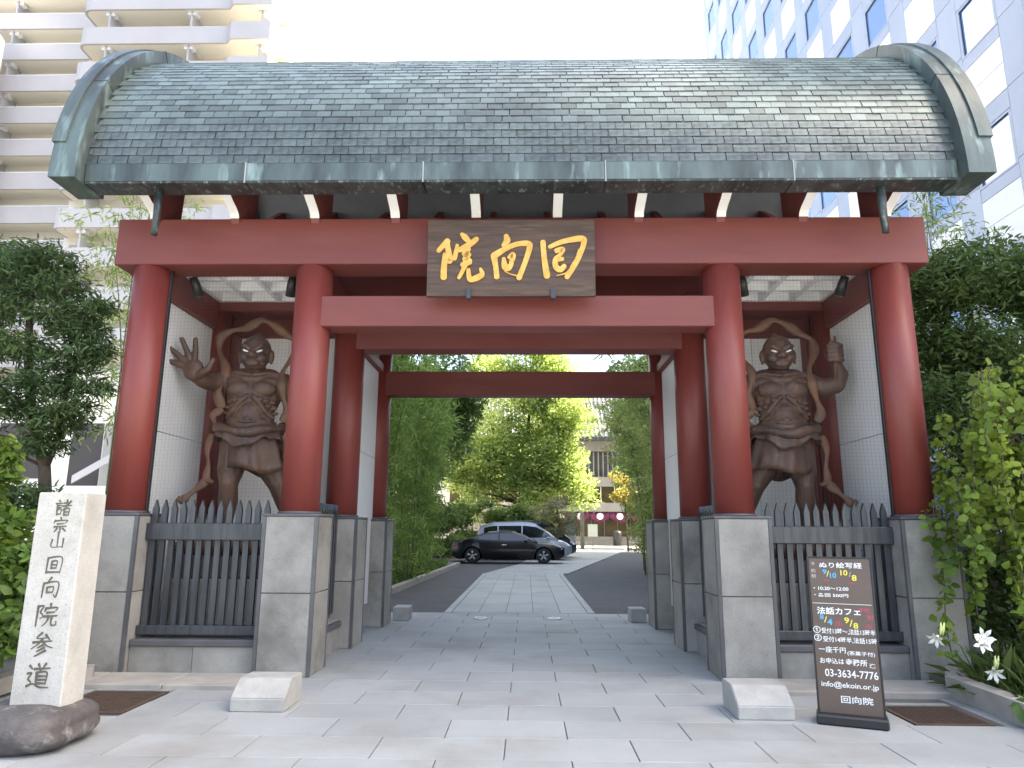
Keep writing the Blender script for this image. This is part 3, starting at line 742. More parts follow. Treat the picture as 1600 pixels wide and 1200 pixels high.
# spotlights
for x, sgn_, lab in ((-4.06, 1, 'black spotlight hanging beside the outer column of the left niche'), (-2.80, -1, 'black spotlight half behind the inner column of the left niche'),
                     (2.76, 1, 'black spotlight half behind the inner column of the right niche'), (4.03, -1, 'black spotlight hanging beside the outer column of the right niche')):
    t = thing('spotlight', lab, 'spotlight', (x, 8.36, 4.66), 'spotlights in the gate niches')
    MB().box(x - .035, x + .035, 8.33, 8.39, 4.60, 4.665).build('mount', M['black'], t)
    MB().tube([(x, 8.36, 4.61), (x + sgn_ * .03, 8.38, 4.53)], .014, 8).build('arm', M['black'], t)
    b_ = MB().tube([(x - .0, 8.32, 4.58), (x + sgn_ * .02, 8.36, 4.50), (x + sgn_ * .05, 8.42, 4.36)], [.045, .058, .064], 14).build('lamp_body', M['black'], t)
    MB().tube([(x + sgn_ * .05, 8.42, 4.362), (x + sgn_ * .052, 8.424, 4.352)], [.055, .055], 14).build('lens', M['gdark'], b_)

# ------------------------------------------------------------------ stone post with inscription on its boulder
bo = MB(); bo.ball((0, 0, 0), 1, (1, 1, 1), 40, 24)
vs = []
rr = random.Random(3)
for (x, y, z) in bo.v:
    p = 3.2; n_ = (abs(x) ** p + abs(y) ** p + abs(z) ** p) ** (1 / p); x, y, z = x / n_, y / n_, z / n_
    k = 1 + .045 * sin(3 * x + 1.2) * cos(2.7 * y) + .03 * sin(6 * z + 4 * x) + .02 * sin(9 * y + 3 * z + 1)
    vs.append((x * .40 * k, y * .38 * k, max(-.02, .125 + z * .15 * k)))
bo.v = vs
b1 = bo.build('boulder', M['boulder']); b1.location = (-3.42, 5.33, 0); tag(b1, 'dark rounded boulder carrying the inscribed stone post', 'boulder')
mk = thing('stone_post', 'tall pale granite post carved with a column of characters at far left', 'stone post', (-3.33, 5.38, .245), rz=rad(0))
HW, HD, HH = .184, .135, 1.51
pm = MB(); pm.box(-HW, HW, -HD, HD, 0, HH, ch=.008); 
for i, p in enumerate(pm.v): pm.v[i] = (p[0] * (1 - .03 * p[2] / HH), p[1] * (1 - .03 * p[2] / HH), p[2])
pm.build('shaft', M['marker'], mk, local=True)
KAN = {
 '諸': [[(22, 6), (30, 14)], [(6, 25), (46, 21)], [(13, 37), (38, 34)], [(13, 48), (38, 46)], [(14, 60), (15, 90)], [(14, 60), (38, 57), (35, 88)], [(15, 86), (36, 85)], [(54, 21), (88, 17)], [(70, 4), (69, 36)], [(47, 39), (97, 34)], [(92, 10), (70, 40), (44, 64)], [(58, 55), (58, 94)], [(58, 55), (87, 53), (85, 93)], [(59, 73), (85, 72)], [(59, 91), (85, 90)]],
 '宗': [[(48, 2), (52, 14)], [(17, 18), (10, 34)], [(17, 21), (88, 17), (78, 33)], [(32, 39), (68, 36)], [(14, 55), (86, 51)], [(50, 55), (50, 92), (40, 84)], [(32, 64), (18, 84)], [(66, 64), (84, 80)]],
 '山': [[(50, 8), (50, 80)], [(17, 40), (16, 84), (86, 80)], [(85, 34), (83, 88)]],
 '回': [[(18, 16), (15, 88)], [(18, 16), (88, 12), (84, 88)], [(40, 32), (38, 66)], [(40, 32), (66, 30), (62, 66)], [(39, 49), (63, 48)], [(38, 65), (63, 64)], [(16, 85), (84, 83)]],
 '向': [[(52, 2), (36, 24)], [(18, 29), (14, 94)], [(18, 30), (88, 23), (83, 90), (70, 80)], [(36, 48), (36, 74)], [(36, 48), (67, 45), (63, 73)], [(37, 71), (63, 70)]],
 '院': [[(12, 14), (36, 11), (24, 36), (37, 52), (24, 64)], [(12, 12), (9, 96)], [(66, 2), (67, 14)], [(47, 20), (43, 34)], [(47, 21), (96, 17), (90, 31)], [(54, 39), (85, 36)], [(41, 55), (99, 51)], [(62, 55), (56, 76), (38, 94)], [(76, 55), (75, 84), (82, 91), (97, 88), (97, 74)]],
 '参': [[(46, 2), (26, 24), (74, 21)], [(64, 10), (82, 29)], [(12, 41), (92, 35)], [(50, 28), (34, 48), (6, 68)], [(54, 38), (72, 54), (98, 62)], [(58, 50), (34, 63)], [(62, 62), (32, 78)], [(68, 74), (26, 97)]],
 '道': [[(13, 10), (25, 22)], [(8, 41), (25, 39), (12, 62), (25, 76), (8, 92)], [(9, 90), (34, 81), (60, 93), (99, 95)], [(50, 4), (56, 16)], [(80, 2), (70, 17)], [(35, 23), (98, 19)], [(62, 22), (56, 35)], [(46, 37), (46, 81)], [(46, 37), (88, 35), (86, 81)], [(47, 51), (86, 50)], [(47, 65), (86, 64)], [(47, 79), (86, 78)]]}
for c, zc, sz, dx in (('諸', 1.395, .125, .02), ('宗', 1.265, .125, .015), ('山', 1.155, .12, .01), ('回', .985, .145, .005), ('向', .825, .15, .0), ('院', .635, .165, -.002), ('参', .435, .165, -.005), ('道', .225, .17, -.005)):
    mb = MB(); sh = (1 - .03 * zc / HH)
    for i, st in enumerate(KAN[c]):
        W = [(p[0], p[1], (11.5, 6.5, 8.5, 5.5, 6)[min(k, 4)] if k < len(st) - 1 or len(st) == 2 else 4.5) for k, p in enumerate(st)]
        brush(mb, W, lambda x, y: (dx + (x - 50) / 100 * sz, -HD * (1 - .03 * (zc + (50 - y) / 100 * sz) / HH) - .0002, zc + (50 - y) / 100 * sz), (0, -.0012 - .00025 * i, 0))
    mb.build('carved_character', M['engrave'], mk, local=True)

# ------------------------------------------------------------------ wheel-guard blocks, floor lights, stone stops
def wheel_block(x0, x1, y0, y1, h, lab, mirror):
    o = thing('guard_block', lab, 'stone block', ((x0 + x1) / 2, (y0 + y1) / 2, 0), 'chamfered stone blocks before the inner pedestals')
    prof = [(y0, 0), (y1, 0), (y1, h), (y0 + (y1 - y0) * .38, h), (y0 + .02, h * .52), (y0, h * .45)]
    MB().prism(prof, 0, x0, x1).build('block', M['block'], o)
    bm = bmesh.new(); me = o.children[0].data; bm.from_mesh(me); bmesh.ops.bevel(bm, geom=bm.edges[:], offset=.008, segments=2, affect='EDGES'); bm.to_mesh(me); bm.free()
wheel_block(-2.36, -1.90, 6.28, 6.74, .235, 'chamfered pale granite block before the left inner pedestal', 0)
wheel_block(1.84, 2.30, 6.20, 6.66, .235, 'chamfered pale granite block before the right inner pedestal', 1)
for x0, x1, lab in ((-2.12, -1.86, 'small square stone stop at the foot of the left rear pedestal'), (1.86, 2.12, 'small square stone stop at the foot of the right rear pedestal')):
    o = MB().box(x0, x1, 12.35, 12.75, 0, .22, ch=.01).build('stone_stop', M['block']); tag(o, lab, 'stone block', 'stone stops behind the gate')
for x, lab in ((-.68, 'left of the two flat steel floor lights in the passage'), (.60, 'right of the two flat steel floor lights in the passage')):
    M.setdefault('steel', mat('brushed_steel', L(.55, .56, .56), rough=.35, metal=.8)); M.setdefault('glassd', mat('dark_glass', L(.03, .035, .04), rough=.08))
    t = thing('floor_light', lab, 'light', (x, 12.75, 0), 'floor lights in the passage')
    MB().lathe([(.13, 0), (.13, .012), (.115, .022), (.075, .022), (.072, .016)], (x, 12.75, 0), 28).build('ring', M['steel'], t)
    MB().lathe([(.07, .0165), (.07, .0185)], (x, 12.75, 0), 24).build('lens', M['glassd'], t)

# ------------------------------------------------------------------ notice board
nbm = mat('brown_board', L(.125, .088, .072), L(.105, .075, .062), scale=3, rough=.32, c3=L(.115, .075, .055), scale3=2.2)
nb = thing('notice_board', 'brown chalk notice board with handwritten prices and dates on a black base', 'notice board', (2.71, 6.10, 0), rz=rad(-22))
MB().box(-.26, .26, -.10, .13, 0, .075, ch=.012).build('base', M['black'], nb, local=True)
LEAN = rad(3)
pn = put('panel', MB().box(-.235, .235, -.012, .012, 0, 1.21, ch=.003).mesh('panel', nbm), nb, (0, 0, .074), (-LEAN, 0, 0), local=True)
fr_ = MB(); fr_.box(-.247, -.2355, -.018, .018, 0, 1.222).box(.2355, .247, -.018, .018, 0, 1.222).box(-.2355, .2355, -.018, .018, 1.2105, 1.222)
put('frame', fr_.mesh('frame', M['black']), pn, local=True)
CHK = {k: mat('chalk_' + k, c, rough=.8) for k, c in (('white', L(.85, .85, .83)), ('blue', L(.10, .42, .70)), ('yellow', L(.80, .68, .08)), ('pink', L(.60, .07, .12)), ('grey', L(.42, .40, .38)))}
def text(body, x, z, w, h, col, bold=0., shear=0., rot=0.):
    """text whose box is w x h, lower left at (x, z) on the panel"""
    cu = bpy.data.curves.new('txt', 'FONT'); cu.body = body; cu.size = 1; cu.offset = bold; cu.shear = shear; cu.resolution_u = 3
    to = bpy.data.objects.new('txt', cu); C.objects.link(to)
    dg = bpy.context.evaluated_depsgraph_get(); dg.update(); me = bpy.data.meshes.new_from_object(to.evaluated_get(dg))
    bpy.data.objects.remove(to); bpy.data.curves.remove(cu)
    n = len(me.vertices)
    if n == 0: return
    co = np.empty(n * 3); me.vertices.foreach_get('co', co); co = co.reshape(-1, 3)
    mn = co.min(0); mx = co.max(0); sp = np.maximum(mx - mn, 1e-6)
    px = (co[:, 0] - mn[0]) / sp[0] * w; pz = (co[:, 1] - mn[1]) / sp[1] * h
    out = np.stack([x + px, np.full(n, -.0138), z + pz + px * rot], 1)
    me.vertices.foreach_set('co', out.ravel()); me.materials.clear(); me.materials.append(CHK[col]); me.name = 'lettering'; me.update()
    put('lettering', me, pn, local=True)
u = lambda px: -.235 + .47 * (px - 45) / 375      # board pixel grid (579 wide view) to panel metres
def line(body, x0, x1, y0, y1, col='white', bold=.012, shear=0, rot=0.):
    # the board is seen turned: x grid narrows with its own row start
    row0 = 45 + (y0 - 45) * 47 / 1020; xa = (x0 - row0) / 385 * .47 - .235; xb = (x1 - row0) / 385 * .47 - .235
    za = 1.2 - (y1 - 45) / 1030 * 1.2; zb = 1.2 - (y0 - 45) / 1030 * 1.2
    text(body, xa, za, xb - xa, zb - za, col, bold, shear, rot)
line('ぬり絵写経', 115, 380, 65, 105, bold=.009)
line('予', 62, 88, 66, 92, 'grey'); line('約', 62, 90, 112, 140, 'grey'); line('制', 64, 92, 150, 178, 'grey')
line('9', 135, 160, 115, 150, 'blue', .02); line('/', 158, 176, 125, 165, 'yellow'); line('10', 180, 220, 138, 175, 'blue', .02)
line('10', 246, 290, 118, 155, 'yellow', .02); line('/', 298, 312, 130, 165, 'grey'); line('8', 315, 345, 150, 190, 'yellow', .02)
line('(日)', 142, 178, 184, 198, 'pink'); line('(日)', 297, 337, 200, 214, 'pink')
line('・10:30〜12:00', 76, 293, 236, 260); line('・各回 500円', 78, 290, 280, 306)
line('────────────', 66, 430, 349, 352, 'white', .0)
line('法話カフェ', 92, 360, 375, 425, bold=.02)
line('予約', 350, 412, 372, 402, 'pink'); line('制', 398, 434, 418, 452, 'pink')
line('8', 110, 134, 425, 460, 'blue', .02); line('/', 135, 155, 440, 480, 'yellow'); line('4', 155, 187, 455, 495, 'blue', .02)
line('(日)', 200, 245, 470, 505, 'pink'); line('9', 260, 290, 440, 480, 'yellow', .02); line('/', 290, 312, 455, 500, 'yellow'); line('8', 314, 344, 474, 512, 'yellow', .02); line('(日)', 385, 425, 482, 512, 'pink')
line('①', 66, 112, 508, 554); line('受付13時〜,法話13時半', 118, 444, 516, 556, bold=.009)
line('②', 70, 118, 562, 608); line('受付14時半,法話15時', 126, 452, 572, 612, bold=.009)
line('一座千円', 98, 262, 640, 680, bold=.009); line('(茶菓子付)', 272, 436, 662, 694)
line('お申込は', 104, 250, 716, 754); line('寺務所', 260, 388, 714, 758, bold=.015); line('迄', 400, 436, 735, 765)
line('03-3634-7776', 132, 450, 788, 838, bold=.01)
line('info@ekoin.or.jp', 108, 450, 868, 915, bold=.01)
line('回向院', 224, 414, 955, 1003, bold=.012)

# ------------------------------------------------------------------ office building on the right
M['fgrey'] = mat('blue_grey_panel', L(.30, .36, .48), L(.34, .40, .52), scale=.5, rough=.35, rnd=.05, spec=.5)
M['fwhite'] = mat('white_tile_panel', L(.80, .80, .78), L(.74, .74, .72), scale=.6, rough=.4, rnd=.03)
M['fglass'] = mat('window_glass', L(.20, .32, .56), rough=.06, metal=.2, spec=1.0, rnd=.12)
M['fjoint'] = mat('panel_joint', L(.10, .115, .14), rough=.8)
FX = 15.0
off = thing('office_building', 'tall office block with blue grey panels, white tiles and mirrored windows', 'building', (25, 30, 0))
MB().box(FX + .06, 33, 4.6, 51.6, 0, 53).build('wall', M['fjoint'], off)
wp = MB().box(-.03, .03, -.92, .92, -.445, .445).mesh('white_panel', M['fwhite'])
ga = MB().box(-.03, .03, -.54, .54, -1.19, 1.19).mesh('grey_panel', M['fgrey'])
gb = MB().box(-.03, .03, -.92, .92, -.21, .21).mesh('grey_panel', M['fgrey'])
gc = MB().box(-.03, .03, -.92, .92, -.32, .32).mesh('grey_panel', M['fgrey'])
wf = MB(); wf.box(-.04, .0, -.92, -.80, -.93, .93).box(-.04, .0, .80, .92, -.93, .93).box(-.04, 0, -.80, .80, -.93, -.85).box(-.04, 0, -.80, .80, .85, .93); wfm = wf.mesh('window', M['fgrey'])
wpn = MB().box(-.004, .004, -.795, .795, -.845, .845).mesh('pane', M['fglass'])
wgk = MB(); wgk.box(-.006, .006, -.795, -.77, -.845, .845).box(-.006, .006, -.77, .77, -.845, -.82); wgk = wgk.mesh('gasket', M['black'])
BAY, ST = 2.95, 4.8
for b_ in range(15):
    yc = 20.8 + BAY * (b_ - 4)
    if yc < 7: continue
    for k in range(0, 11):
        z0 = 15.0 + ST * (k - 3)
        if z0 < -.1 or z0 > 49: continue
        seen = z0 < 46
        if not seen and b_ < 10: continue
        if z0 < 4 and b_ > 6: continue
        for q in (0, 1): put('white_panel', wp, off, (FX, yc, z0 + .45 + .905 * q))
        put('grey_panel', gb, off, (FX, yc, z0 + 2.03))
        w_ = put('window', wfm, off, (FX + .012, yc, z0 + 3.19))
        put('pane', wpn, w_, (.03, 0, 0), local=True); put('gasket', wgk, w_, (.02, 0, 0), local=True)
        put('grey_panel', gc, off, (FX, yc, z0 + 4.46))
        for q in (0, 1): put('grey_panel', ga, off, (FX, yc + BAY / 2, z0 + 1.2 + 2.4 * q))

# ------------------------------------------------------------------ apartment building on the left
M['para'] = mat('parapet_grey', L(.55, .53, .54), L(.50, .485, .49), scale=.3, rough=.7)
M['cream'] = mat('cream_wall', L(.88, .85, .76), L(.85, .81, .72), scale=.4, rough=.7)
M['soffit'] = mat('soffit_cream', L(.90, .86, .75), rough=.7)
M['lampw'] = mat('lamp_white', L(.92, .92, .9), rough=.3)
M['winb'] = mat('apartment_window', L(.48, .43, .36), L(.58, .52, .42), scale=.8, rough=.15)
M['towerw'] = mat('tower_white', L(.86, .86, .85), L(.82, .82, .81), scale=.2, rough=.6)
ap = thing('apartment_building', 'cream apartment tower with stacked grey balconies at upper left', 'building', (-30, 50, 0))
MB().box(-52, -34.6, 54.6, 70, 0, 54).build('wall', M['cream'], ap)
MB().box(-34.5, -18.6, 48.9, 70, 0, 54).build('wall', M['cream'], ap)
tw_ = MB().box(-19.3, -13.8, 50.0, 66, 0, 58).build('stair_tower', M['towerw'], ap)
for z in range(6, 58, 4): MB().box(-19.31, -13.79, 49.985, 49.999, z, z + .04).build('panel_joint', M['para'], tw_)
for x in (-16.6,): MB().box(x, x + .03, 49.985, 49.999, 0, 58).build('panel_joint', M['para'], tw_)
def rounded(x0, x1, y0, y1, r, t=.18):
    """wall that runs along y0 with a rounded left corner turning back to y1"""
    P = [(x1, y0)] + [(x0 + r - r * sin(a), y0 + r - r * cos(a)) for a in [PI / 2 * k / 8 for k in range(9)]] + [(x0, y1)]
    Q = [(x1, y0 + t)] + [(x0 + r - (r - t) * sin(a), y0 + r - (r - t) * cos(a)) for a in [PI / 2 * k / 8 for k in range(9)]] + [(x0 + t, y1)]
    return P, Q
for k in range(3, 18):
    zt = 3 * k + .15; zb = zt - 1.45
    if k >= 4:
        P, Q = rounded(-34.4, -22.8, 47.0, 49.0, .8)
        mb = MB(); n = len(P)
        for i in range(n - 1):
            mb.add([(*P[i], zb), (*P[i + 1], zb), (*P[i + 1], zt), (*P[i], zt), (*Q[i], zb), (*Q[i + 1], zb), (*Q[i + 1], zt), (*Q[i], zt)], [(0, 1, 2, 3), (4, 7, 6, 5), (3, 2, 6, 7), (0, 4, 5, 1)])
        o = mb.build('balcony_parapet', M['para'], ap)
        mb = MB(); mb.prism([(-22.8, 47.0), (-22.3, 46.5), (-19.3, 46.5), (-18.8, 47.2), (-18.8, 47.38), (-19.3, 46.68), (-22.3, 46.68), (-22.8, 47.18)], 2, zb, zt)
        mb.build('balcony_parapet', M['para'], ap)
        sf = MB(); sf.prism([q for q in Q] + [(-18.82, 49.0), (-18.82, 47.4), (-19.32, 46.7), (-22.3, 46.7)], 2, zb + .02, zb + .2)
        sf.build('balcony_slab', M['soffit'], ap)
        for x in (-32.2, -25.8, -20.3):
            MB().box(x - .35, x + .35, 47.3, 47.8, zb - .30, zb + .018).build('ceiling_lamp', M['lampw'], ap)
            MB().box(x - .06, x + .06, 47.25, 48.9, zb - 1.5, zb).build('partition', M['para'], ap)
        for x in (-33.2, -29.6, -27.5, -24.2, -21.2):
            MB().box(x - .8, x + .8, 48.84, 48.895, zb + .45, zb + 2.4).build('window', M['winb'], ap)
    MB().box(-52, -34.6, 52.8, 52.98, zb, zt).build('balcony_parapet', M['para'], ap)
    MB().box(-52, -34.6, 52.99, 54.6, zb + .02, zb + .2).build('balcony_slab', M['soffit'], ap)
    for x in (-44.5, -37.0):
        MB().box(x - .4, x + .4, 53.2, 53.7, zb - .30, zb + .018).build('ceiling_lamp', M['lampw'], ap)
        MB().box(x - .06, x + .06, 53.05, 54.55, zb - 1.5, zb).build('partition', M['para'], ap)
    for x in (-47, -41.5, -39.4, -35.8):
        MB().box(x - .85, x + .85, 54.54, 54.595, zb + .45, zb + 2.4).build('window', M['winb'], ap)
    MB().box(-52, -34.6, 52.78, 53.0, zt + .002, zt + .06).build('coping', M['lampw'], ap)
# podium of the apartments: tiled wall, dark entrances, curved balustrade, stair rails
pod = MB().box(-36, -18.7, 45.5, 48.85, 0, 10.4).build('podium', M['cream'], ap)
for x0, x1, z0, z1 in ((-34.5, -31.5, 4.6, 8.2), (-29.6, -27.6, 3.4, 8.2), (-25.2, -23.5, 3.4, 8.2), (-22.5, -20, 3.4, 8.2)):
    MB().box(x0, x1, 45.42, 45.49, z0, z1).build('entrance', mat('dark_opening', L(.06, .052, .05), rough=.6) if 'dkop' not in M else M['dkop'], pod)
MB().box(-27.4, -25.4, 45.3, 45.49, 3.0, 8.2).build('pier', M['concrete'], pod)
bal = MB().tube([(-30, 45.0, 9.95), (-26, 44.6, 10.0), (-20, 44.9, 10.15)], .06, 6).build('balustrade', M['lampw'], pod)
bm_ = MB().tube([(0, .0, 0), (0, -.18, .25), (0, -.1, .6), (0, .05, .85), (0, -.02, 1.1)], .035, 5).mesh('baluster', M['lampw'])
for i in range(36): put('baluster', bm_, bal, (-30 + i * .28, 44.98 - .35 * sin(PI * i / 36), 8.9))
MB().box(-36, -19, 43.2, 43.4, 2.6, 4.0).build('forewall', M['towerw'], pod)
MB().prism([(-24.5, 2.6), (-24.5, 3.4), (-20.2, 6.3), (-20.2, 5.5)], 1, 43.9, 44.0).build('stair_rail', M['lampw'], pod)
MB().prism([(-28.5, 4.2), (-28.5, 4.7), (-26, 6.2), (-24.8, 6.2), (-24.8, 5.7), (-26, 5.7)], 1, 44.2, 44.3).build('stair_rail', M['para'], pod)
ww = thing('white_building', 'blank white building side cut by the left picture edge', 'building', (-46, 47, 0))
MB().prism([(-54, 0), (-43.3, 0), (-43.3, 41.0), (-44.3, 42.3), (-54, 42.3)], 1, 47, 51).build('wall', M['towerw'], ww)
MB().prism([(-54, 42.302), (-44.3, 42.302), (-44.4, 42.6), (-54, 42.6)], 1, 46.9, 51).build('roof_edge', M['para'], ww)

# ------------------------------------------------------------------ temple hall at the end of the drive
M['tconc'] = mat('temple_concrete', L(.25, .24, .22), L(.20, .19, .175), scale=.5, rough=.8, bump=.1, bscale=10)
M['tlouv'] = mat('temple_louvre', L(.10, .10, .11), rough=.5)
M['tglass'] = mat('temple_glass', L(.05, .045, .035), L(.12, .085, .04), scale=.6, rough=.12)
M['ttile'] = mat('temple_roof_tile', L(.17, .19, .205), L(.24, .26, .27), scale=2, rough=.35, spec=.6)
M['purple'] = mat('purple_curtain', L(.16, .03, .085), L(.12, .02, .065), scale=1.5, rough=.8)
TY = 75
hall = thing('temple_hall', 'concrete temple hall with tiled roof and purple curtains at the end of the drive', 'building', (8, TY + 6, 0))
MB().box(-8, 24, TY + .5, TY + 18, 0, 10.7).build('wall', M['tconc'], hall)
MB().box(-8.2, 24.2, TY - .6, TY + .49, 9.7, 10.75).build('eave_beam', M['tconc'], hall)
lo = MB().box(-8, 24, TY + .2, TY + .49, 7.0, 9.69).build('louvre_screen', M['tlouv'], hall)
lm = MB().box(-.06, .06, -.12, .12, -1.3, 1.3).mesh('louvre_fin', M['tconc'])
for i in range(64): put('louvre_fin', lm, lo, (-7.8 + i * .5, TY + .08, 8.34))
MB().box(-8, 24, TY - .5, TY + .49, 6.0, 6.99).build('band', M['tconc'], hall)
for i in range(22):
    w_ = MB().box(-8 + i * 1.45, -8 + i * 1.45 + 1.38, TY + .3, TY + .49, 4.31, 5.99).build('window', M['tglass'], hall)
    MB().box(-8 + i * 1.45 + 1.381, -8 + i * 1.45 + 1.449, TY + .2, TY + .49, 4.31, 5.99).build('mullion', M['lampw'], w_)
MB().box(-8, 24, TY - .8, TY + .49, 3.4, 4.30).build('band', M['tconc'], hall)
em = MB(); em.prism([(5.3, 3.5), (6.1, 3.5), (6.25, 3.62), (5.9, 3.72), (6.1, 3.85), (5.85, 3.9), (5.95, 4.05), (5.7, 4.22), (5.45, 4.08), (5.55, 3.92), (5.3, 3.84), (5.5, 3.72), (5.15, 3.62)], 1, TY - .83, TY - .801)
em.build('emblem', mat('emblem_green', L(.16, .26, .20), rough=.6), hall)
for i in range(5):
    x0 = 2.6 + i * 2.05
    rings = []
    for k in range(21):
        t = k / 20; x = x0 + t * 2.0; zb = 2.75 - .5 * abs(sin(PI * (t + .0))) ** 1.3
        yy = TY - .62 + .05 * sin(t * 26)
        rings.append([(x, yy, 3.39), (x, yy, zb), (x, yy + .02, zb), (x, yy + .02, 3.39)])
    cu = MB().loft(rings).build('curtain', M['purple'], hall)
    if i in (0, 1, 2, 3):
        cr = MB(); cr.lathe([(.34, .004), (.34, -.004)], (x0 + 1.0, TY - .70, 2.92), 28, 'y')
        for k in range(3):
            a = 2 * PI * k / 3 + .5; cr.ball((x0 + 1.0 + .15 * cos(a), TY - .705, 2.92 + .15 * sin(a)), .12, (1, .12, 1), 10, 6)
        cr.build('crest', M['lampw'], cu)
for i in range(9):
    x0 = 1.5 + i * 1.35
    d_ = MB().box(x0, x0 + 1.3, TY + .2, TY + .49, .9, 2.7).build('door_pane', M['tglass'], hall)
    MB().box(x0 + 1.301, x0 + 1.349, TY + .1, TY + .49, .4, 3.38).build('door_frame', M['tconc'], d_)
MB().box(0, 16, TY - .2, TY + .49, .45, .88).build('step', M['tconc'], hall)
MB().box(-1, 17, TY - 1.4, TY + .49, 0, .44).build('step', M['tconc'], hall)
rs = MB().prism([(TY - 2.0, 10.72), (TY - 2.0, 11.0), (TY + 9.2, 20.2), (TY + 20.4, 11.0), (TY + 20.4, 10.72)], 0, -9.5, 25.5).build('roof', mat('roof_underlay', L(.05, .055, .06), rough=.5), hall)
sl_ = math.hypot(11.2, 9.2); rtm = MB(); 
for j in range(26):
    s0 = sl_ * j / 26; s1 = sl_ * (j + 1) / 26 - .02
    pts = []
    for (s, r) in ((s0, .125), (s1, .10)):
        yb = TY - 2.0 + 11.2 * s / sl_; zb = 11.0 + 9.2 * s / sl_
        pts.append((yb, zb, r))
    ring = []
    for (yb, zb, r) in pts:
        ring.append([(r * cos(PI * k / 6), yb - .635 * r * sin(PI * k / 6), zb + .773 * r * sin(PI * k / 6)) for k in range(7)])
    rtm.loft(ring, smooth=True, cap=True)
rme_ = rtm.mesh('tile_row', M['ttile'], (0, 0, 0))
for i in range(76): put('tile_row', rme_, rs, (-9.2 + i * .46, 0, 0))

# ------------------------------------------------------------------ vegetation
def leaves(name, pts, size, aspect, m, parent, droop=0., up=.6, jit=.5, seed=1, bend=.25):
    """pts (n,3): one folded diamond leaf each"""
    rg = np.random.default_rng(seed); n = len(pts); off = np.array(wloc(parent)) if parent is not None else np.zeros(3)
    d = rg.normal(size=(n, 3)); d[:, 2] = d[:, 2] * .6 - droop; d /= np.linalg.norm(d, axis=1)[:, None]
    nn = rg.normal(size=(n, 3)); nn[:, 2] += up * 2; 
    sd_ = np.cross(d, nn); sd_ /= np.linalg.norm(sd_, axis=1)[:, None] + 1e-9
    nr = np.cross(sd_, d)
    s = size * (1 + jit * rg.uniform(-1, 1, n))[:, None]
    V = np.empty((n, 6, 3)); w = s * aspect * .5
    V[:, 0] = pts; V[:, 1] = pts + d * s * .35 + sd_ * w; V[:, 2] = pts + d * s * .75 + sd_ * w * .7 - nr * s * bend * .3
    V[:, 3] = pts + d * s - nr * s * bend; V[:, 4] = pts + d * s * .75 - sd_ * w * .7 - nr * s * bend * .3; V[:, 5] = pts + d * s * .35 - sd_ * w
    V -= off
    me = bpy.data.meshes.new(name)
    me.vertices.add(n * 6); me.vertices.foreach_set('co', V.astype(np.float32).ravel())
    me.loops.add(n * 6); me.polygons.add(n)
    me.loops.foreach_set('vertex_index', np.arange(n * 6, dtype=np.int32))
    me.polygons.foreach_set('loop_start', np.arange(0, n * 6, 6, dtype=np.int32)); me.polygons.foreach_set('loop_total', np.full(n, 6, dtype=np.int32))
    me.materials.append(m); me.update(); me.validate()
    o = bpy.data.objects.new(name, me); C.objects.link(o); o.parent = parent; return o

def clump_points(cl, n, seed, shell=.55):
    """cl rows (x,y,z,rx,ry,rz); points towards each ellipsoid's shell"""
    rg = np.random.default_rng(seed); cl = np.array(cl, float)
    wgt = (cl[:, 3] * cl[:, 4] + cl[:, 4] * cl[:, 5] + cl[:, 3] * cl[:, 5]); wgt /= wgt.sum()
    ix = rg.choice(len(cl), n, p=wgt)
    d = rg.normal(size=(n, 3)); d /= np.linalg.norm(d, axis=1)[:, None]
    r = shell + (1 - shell) * rg.uniform(0, 1, n) ** .7
    r *= 1 + .18 * np.sin(d[:, 0] * 5 + ix) * np.cos(d[:, 1] * 6 + ix * 2)
    return cl[ix, :3] + d * cl[ix, 3:] * r[:, None]

M['bark'] = mat('bark', L(.11, .085, .065), L(.065, .05, .04), scale=6, rough=.9, bump=.6, bscale=18, stretch=(3, 3, .6))
M['culm'] = mat('bamboo_culm', L(.15, .16, .06), L(.09, .11, .045), scale=3, rough=.4)
M['lf_dark'] = leafmat('dark_leaf', L(.065, .12, .038), L(.11, .175, .052), .34)
M['lf_yew'] = leafmat('yew_leaf', L(.07, .125, .05), L(.125, .19, .07), .34)
M['lf_mid'] = leafmat('mid_leaf', L(.08, .15, .04), L(.13, .21, .055), .4)
M['lf_bam'] = leafmat('bamboo_leaf', L(.15, .25, .06), L(.21, .31, .08), .5)
M['lf_bam2'] = leafmat('bamboo_leaf_light', L(.24, .32, .09), L(.30, .37, .12), .5)
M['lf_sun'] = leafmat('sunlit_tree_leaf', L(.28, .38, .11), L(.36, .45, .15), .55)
M['lf_weep'] = leafmat('weeping_leaf', L(.22, .30, .05), L(.11, .19, .035), .45)
M['lf_vine'] = leafmat('vine_leaf', L(.07, .14, .03), L(.12, .20, .04), .35)
M['lf_pale'] = leafmat('clipped_pine_leaf', L(.20, .22, .10), L(.26, .27, .13), .2)
M['lf_gold'] = leafmat('yellow_leaf', L(.42, .36, .10), L(.32, .32, .09), .45)
M['grass'] = leafmat('grass_blade', L(.12, .20, .05), L(.17, .25, .07), .35)

